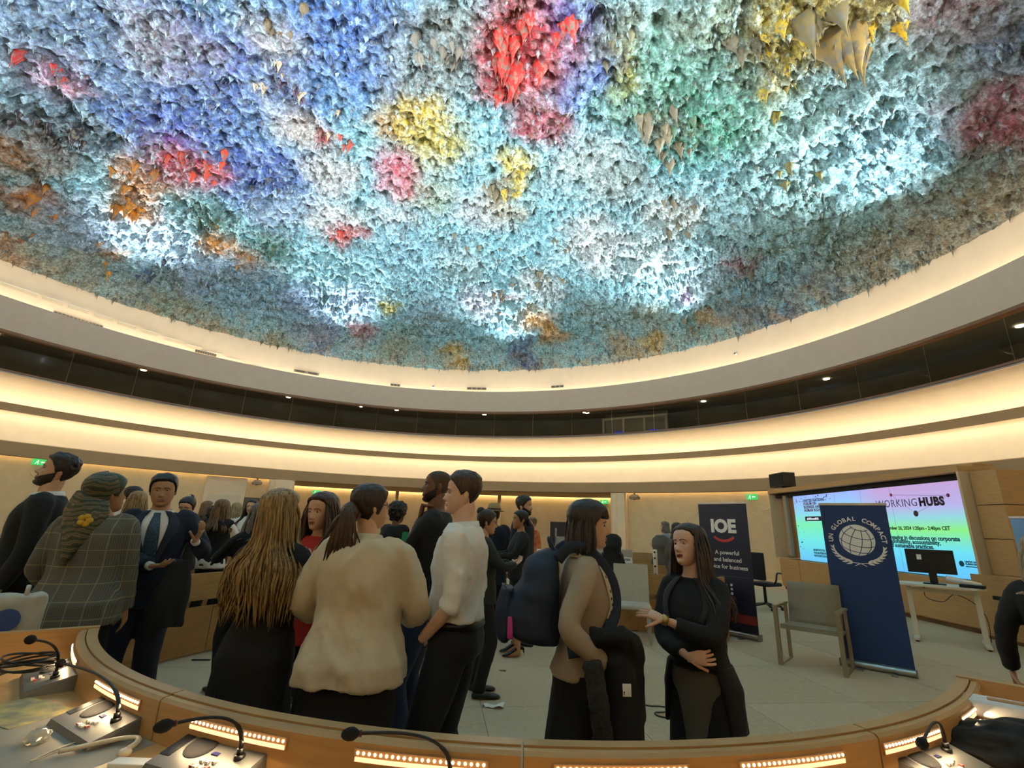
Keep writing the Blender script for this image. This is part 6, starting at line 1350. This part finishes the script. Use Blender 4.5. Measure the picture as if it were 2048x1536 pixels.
# ---- bearded man in black suit, far left
P_ = at((32, 1150), 5.0)
p = Person(P_, yr(P_, 98), 1.86, 'bearded man in black suit at the left edge in profile, looking up', 'm', 'light', head=(12, 12, 0), hh=.125, lean=(0, -.03))
p.build_body(); p.eyes('#1c120c'); p.hair_cap(H_DARK, top=.12, sides=.04, front=.82, temple=.62, nape=.14, side=.42, noise=.45); p.beard(H_DARK, .022)
p.top(C_BLACK, 'jacket', hem=.44, e=.026, sleeve=.94, wr=.004, sl=.022, shoulder=1.25); p.collar(C_WHITE, .04, .008, .842); p.trousers(C_BLACK); p.shoes(SH_BLACK)
p.strip([(-.42, .846), (-.30, .74), (-.02, .62)], [(.42, .846), (.30, .74), (.02, .62)], C_WHITE, 'shirt_front', .026, .004)
# ---- person leaving at the right edge
P_ = at((2128, 1250), 4.05)
p = Person(P_, yr(P_, 190), 1.53, 'grey haired person in black sweater walking away at the right edge', 'f', 'light', hh=.14, arms={'L': dict(wrist=(-.27, .10, .80), pole=(-.4, -1, 0), curl=.5, d=(-.05, .25, -1))}, feet=[(-1.2, -.14), (1.2, .18)])
p.build_body(); p.hair_cap(H_ASH, top=.10, sides=.10, nape=.0, noise=.3); p.locks(H_ASH, 60, .10, .016, 70, 180, (.5, .95), .01, .04, 4, .3)
p.top(C_BLACK2, 'sweater', hem=.47, e=.02, sleeve=.97, wr=.005, sl=.02); p.trousers(cloth('dark_violet_trousers', '#171224')); p.shoes(SH_BLACK)

# ------------------------------------------------------------------ people further back
def head_z(px, py, D):
    d = _rt*((px-1024)/F_PX)+_up*((768-py)/F_PX)+_fw; t = D/math.hypot(d.x, d.y); return HC+d.z*t
def bg(px, py, D, rel, label, sex, sk, hair, style, topm, botm, headrel=0, pitch=0, arms=None, lower='trousers', hem=.47, sleeve=.97, eyes=True, L_=.2, seated=False, hh=.136, beard=False, girth=1.0, e=.02, hat=False):
    P = at((px, 1090), D); H = head_z(px, py, D)-(.02 if style != 'none' else 0); drop = 0.0
    if seated: H0 = H; H = 1.66; drop = H-H0
    p = Person(P, yr(P, rel), H, label, sex, sk, near=False, head=(headrel, pitch, 0), arms=arms, hh=hh, girth=girth, drop=drop, feet=[(-1.3, .42), (1.3, .42)] if seated else None)
    p.build_body(); nf = abs((rel+180) % 360-180) < 125
    if nf and eyes: p.eyes('#1a100a')
    if style == 'short': p.hair_cap(hair, top=.09, sides=.04, front=.81, temple=.6, nape=.15, side=.40, noise=.4)
    elif style in ('long', 'bob'):
        p.hair_cap(hair, top=.07, sides=.065, front=.83, temple=.63, nape=.05, side=.28, noise=.2); p.locks(hair, 70, L_, .015, 62, 180, (.45, .95), .012, .045, int(px) % 31, .9, segs=9)
    elif style == 'bun':
        p.hair_cap(hair, top=.06, sides=.05, front=.80, temple=.6, nape=.1, side=.32, noise=.2); Buf().ball(p.hx(V3(0, -.34, .92)), .042, 12, 8).build('hair_bun', hair, p.e)
    elif style == 'tied': p.hair_cap(hair, top=.05, sides=.04, front=.81, temple=.6, nape=.1, side=.34, noise=.15); Buf().ball(p.hx(V3(0, -.5, .35)), (.035, .03, .045), 12, 8).build('hair_knot', hair, p.e)
    elif style == 'curly':
        p.hair_cap(hair, top=.16, sides=.14, front=.80, temple=.6, nape=.0, side=.3, noise=.6)
    if beard: p.beard(hair, .02)
    if topm is not None: p.top(topm, 'top', hem=hem, e=e, sleeve=sleeve, wr=.006, sl=.020, flare=.02, smooth=2)
    if lower == 'trousers': p.trousers(botm)
    elif lower: p.skirt(botm, hem=lower, flare=.02)
    p.shoes(SH_BLACK) if lower != .36 else None
    return p
fwd = {'L': dict(wrist=(-.10, .30, 1.12), pole=(-1, -.4, -.7), d=(.6, .6, .3), n=(0, -.5, .8)), 'R': dict(wrist=(.10, .30, 1.12), pole=(1, -.4, -.7), d=(-.6, .6, .3), n=(0, -.5, .8))}
p = bg(1040, 1018, 6.35, 80, 'woman in black dress and high heels with dark hair tied back', 'f', 'tan', H_BLACK, 'tied', C_BLACK, C_BLACK, headrel=8, arms=fwd, lower=.36, hem=.5); p.shoes(SH_BLACK, heel=.075)
p = bg(985, 1012, 7.6, 172, 'person in straw hat and long navy coat seen from behind', 'm', 'tan', H_DARK, 'short', C_DNAVY, C_BLACK, hem=.36, eyes=False, girth=1.1, e=.035)
c = p.hx(V3(0, -.02, .80)); b = Buf(); hs = np.linspace(0, 2*np.pi, 28, endpoint=False)
b.loft([np.c_[c[0]+np.cos(hs)*r*.95, c[1]+np.sin(hs)*r*1.1, np.full(28, c[2]+z)] for r, z in ((.165, -.012), (.17, -.002), (.115, .006), (.105, .06), (.09, .105), (.05, .115), (.005, .112))]); b.build('hat', mat('straw_hat', '#a08658', .8, var=.12, vscale=60), p.e)
b = Buf(); b.loft([np.c_[c[0]+np.cos(hs)*r*.95, c[1]+np.sin(hs)*r*1.1, np.full(28, c[2]+z)] for r, z in ((.118, .004), (.110, .036))], caps=False); b.build('hat_band', mat('brown_band', '#4a2f20', .7), p.e)
bg(1045, 990, 6.95, -70, 'tall smiling man with short dark hair and beard behind the woman in heels', 'm', 'light', H_BLACK, 'short', C_DNAVY, C_BLACK, beard=True)
p = bg(968, 1016, 4.9, -100, 'woman with bun and glasses partly hidden by the white shirt', 'f', 'light', H_DARK, 'bun', cloth('olive_jacket', '#23231c'), C_BLACK, pitch=-6, arms=fwd); p.glasses(FRAME)
p = bg(428, 996, 7.84, 205, 'woman with long ombre hair in black vest over white blouse, from behind', 'f', 'light', H_LBROWN, 'long', C_WHITE, C_BLACK, eyes=False, L_=.22, arms=fwd)
p.top(C_BLACK, 'vest', hem=.47, e=.034, sleeve=.06, wr=.004, smooth=2)
bg(458, 1003, 11.3, 190, 'person with ash blonde hair in white jacket, from behind', 'f', 'fair', H_ASH, 'bob', C_WHITE, C_BLACK, eyes=False, L_=.08)
bg(490, 997, 9.72, 20, 'woman with long dark hair in cream blouse facing the camera', 'f', 'light', H_DARK, 'long', C_WHITE, C_BLACK, L_=.30, arms=fwd)
bg(508, 1003, 5.3, 150, 'grey haired person in black coat just left of the blonde woman', 'f', 'light', H_GREY, 'bob', C_BLACK, C_BLACK, eyes=False, L_=.12, arms=fwd)
p = bg(360, 990, 7.6, 15, 'woman with hair bun and glasses looking down at her phone', 'f', 'fair', H_BLACK, 'bun', C_BLACK2, C_BLACK, headrel=-10, pitch=-18, arms=fwd); p.glasses(FRAME)
Buf().ball(p.hx(V3(.05, -.22, 1.02)), (.03, .02, .018), 10, 6).build('hair_clip', mat('cream_clip', '#d8c49a', .4), p.e)
q = p.e.matrix_basis @ Vector((.0, .40, 1.18)); o = Buf().bbox(-.035, .035, -.005, .005, -.07, .07, .004).build('smartphone', mat('plum_phone', '#2a1020', .3), None, False); o.location = q; o.rotation_euler = (RAD(-50), 0, p.e.rotation_euler.z); tag(o, 'dark smartphone held by the woman looking down', 'phone')
bg(398, 1000, 11.14, -90, 'woman with brown hair in profile behind the phone user', 'f', 'light', H_LBROWN, 'bob', C_BROWNS, C_BLACK, L_=.06)
bg(412, 1012, 9.5, 160, 'person with dark curly hair and patterned top left of the ombre haired woman', 'f', 'tan', H_BLACK, 'curly', C_BROWNS, C_BLACK, eyes=False)
bg(522, 998, 11.46, 130, 'person with short black hair behind the grey haired person', 'm', 'olive', H_BLACK, 'short', C_BLACK2, C_BLACK, eyes=False)
bg(648, 992, 4.9, 150, 'person with brown curls in navy shirt behind the woman in red', 'f', 'light', H_BROWN, 'bob', C_NAVY, C_BLACK, eyes=False, L_=.07)
p = bg(788, 1004, 6.4, -140, 'person with black hair and headphones in green top behind the beige shirt', 'f', 'brown', H_BLACK, 'curly', C_GREEN, C_BLACK, eyes=False)
Buf().tube([p.hx(V3(.40*math.cos(t), -.02, .52+.56*math.sin(t))) for t in np.linspace(0, math.pi, 16)], .008, 6).build('headphones', M_BLACK, p.e)
p.top(C_BLACK, 'vest', hem=.47, e=.034, sleeve=.06, wr=.004, smooth=2)
bg(1064, 1034, 10.84, 60, 'distant person in red patterned shirt in front of the recess wall', 'm', 'light', H_LBROWN, 'short', cloth('red_orange_print', '#a8402a', col2='#c07a40'), C_BLACK)
bg(1332, 1042, 12.28, 95, 'grey haired person in pale blue grey jacket beside the white post', 'f', 'light', H_GREY, 'bob', C_LBLUE, cloth('khaki_trousers', '#6b6248'), L_=.03, arms=fwd)
bg(1356, 1044, 9.08, -150, 'dark haired person just behind the grey haired person in pale jacket', 'f', 'olive', H_BLACK, 'bob', C_GREY, C_BLACK, eyes=False, L_=.05)
bg(240, 970, 8.98, -110, 'man with short dark hair and white shirt beyond the headscarf', 'm', 'light', H_DARK, 'short', C_WHITE, C_BLACK)
bg(252, 979, 7.24, 190, 'woman with long streaked blonde hair beyond the headscarf, from behind', 'f', 'light', H_BLOND, 'long', C_BLACK, C_BLACK, eyes=False, L_=.22)
bg(664, 1022, 11.84, 170, 'distant person by the recess wall left of the ponytail', 'm', 'tan', H_DARK, 'short', C_WHITE, C_BLACK, eyes=False)
bg(1224, 1076, 9.2, 10, 'seated person with dark hair at the second right desk row', 'f', 'tan', H_BLACK, 'long', C_BLACK, C_BLACK, seated=True, L_=.1)
bg(1322, 1083, 10.6, 20, 'distant seated person behind the white post', 'f', 'tan', H_BLACK, 'short', C_GREY, C_BLACK, seated=True)

# ------------------------------------------------------------------ last small things
p_ = rp(27.5, 4.3, .74); e = empty('white_post', p_, -RAD(27.5), 'white upright post with dark sockets on the front right desk', 'post')
Buf().tube([(0, 0, 0), (0, 0, .43), (0, 0, .45)], [.035, .035, .028], 16).build('tube', mat('white_post', '#e2dccb', .4), e)
for z in (.08, .2, .32, .41): Buf().cyl((0,0,0), .016, .006, 12).xf(Matrix.Translation((0, -.034, z)) @ Matrix.Rotation(math.pi/2, 4, 'X')).build('socket', M_BLACK, e)
P = at((1117, 1060), 14.4); e = empty('notice_board', (P[0], P[1], 0), RAD(yr(P, 0))+math.pi, 'tall dark board with grey plates standing by the recess wall', 'board')
Buf().bbox(-.24, .24, -.02, .02, .55, 1.62, .006).build('board', mat('dark_board', '#1d1a1c', .5), e, False); Buf().box(-.10, .22, -.028, -.02, 1.0, 1.22).build('grey_plate', mat('grey_plate', '#8f8a80', .5), e, False); Buf().box(-.10, -.05, -.028, -.02, .75, 1.45).build('grey_bar', mat('grey_plate', '#8f8a80', .5), e, False)
for x in (-.2, .2): Buf().bbox(x-.02, x+.02, -.15, .15, 0, .55, .004).build('foot', M_GREYM, e, False)
P = at((2, 1235), 3.75); e = empty('tote_bag', (P[0], P[1], .62), RAD(yr(P, 0))+math.pi, 'white cloth bag with a blue round emblem at the left edge', 'bag')
b = Buf(); b.bbox(-.16, .16, -.06, .06, .0, .42, .03); remesh(b, 'bag_body', .012, mat('white_canvas', '#b8b2a4', .8, var=.05, vscale=12, bump=.2, bscale=150), e, 4, None, .012, .12, 4)
Buf().cyl((0,0,0), .055, .004, 24).xf(Matrix.Translation((.02, -.068, .30)) @ Matrix.Rotation(math.pi/2, 4, 'X')).build('emblem', mat('blue_emblem', '#3a4f8a', .6), e, False)
for x in (-.07, .07): Buf().tube(smoothpath([(x, -.03, .40), (x, -.03, .45), (x, .03, .45), (x, .03, .40)]), .010, 6, flat=.4).build('handle', mat('white_canvas', '#b8b2a4', .8), e)
P = at((2, 1235), 3.75); e = empty('side_stool', (P[0], P[1], 0), 0, 'dark stool under the white cloth bag at the left edge', 'stool')
Buf().bbox(-.2, .2, -.2, .2, .56, .62, .015).build('seat', M_BLACKM, e)
for x in (-.16, .16):
    for y in (-.16, .16): Buf().bbox(x-.015, x+.015, y-.015, y+.015, 0, .56, .003).build('leg', M_GREYM, e, False)
bpy.data.scenes.remove(TMP)
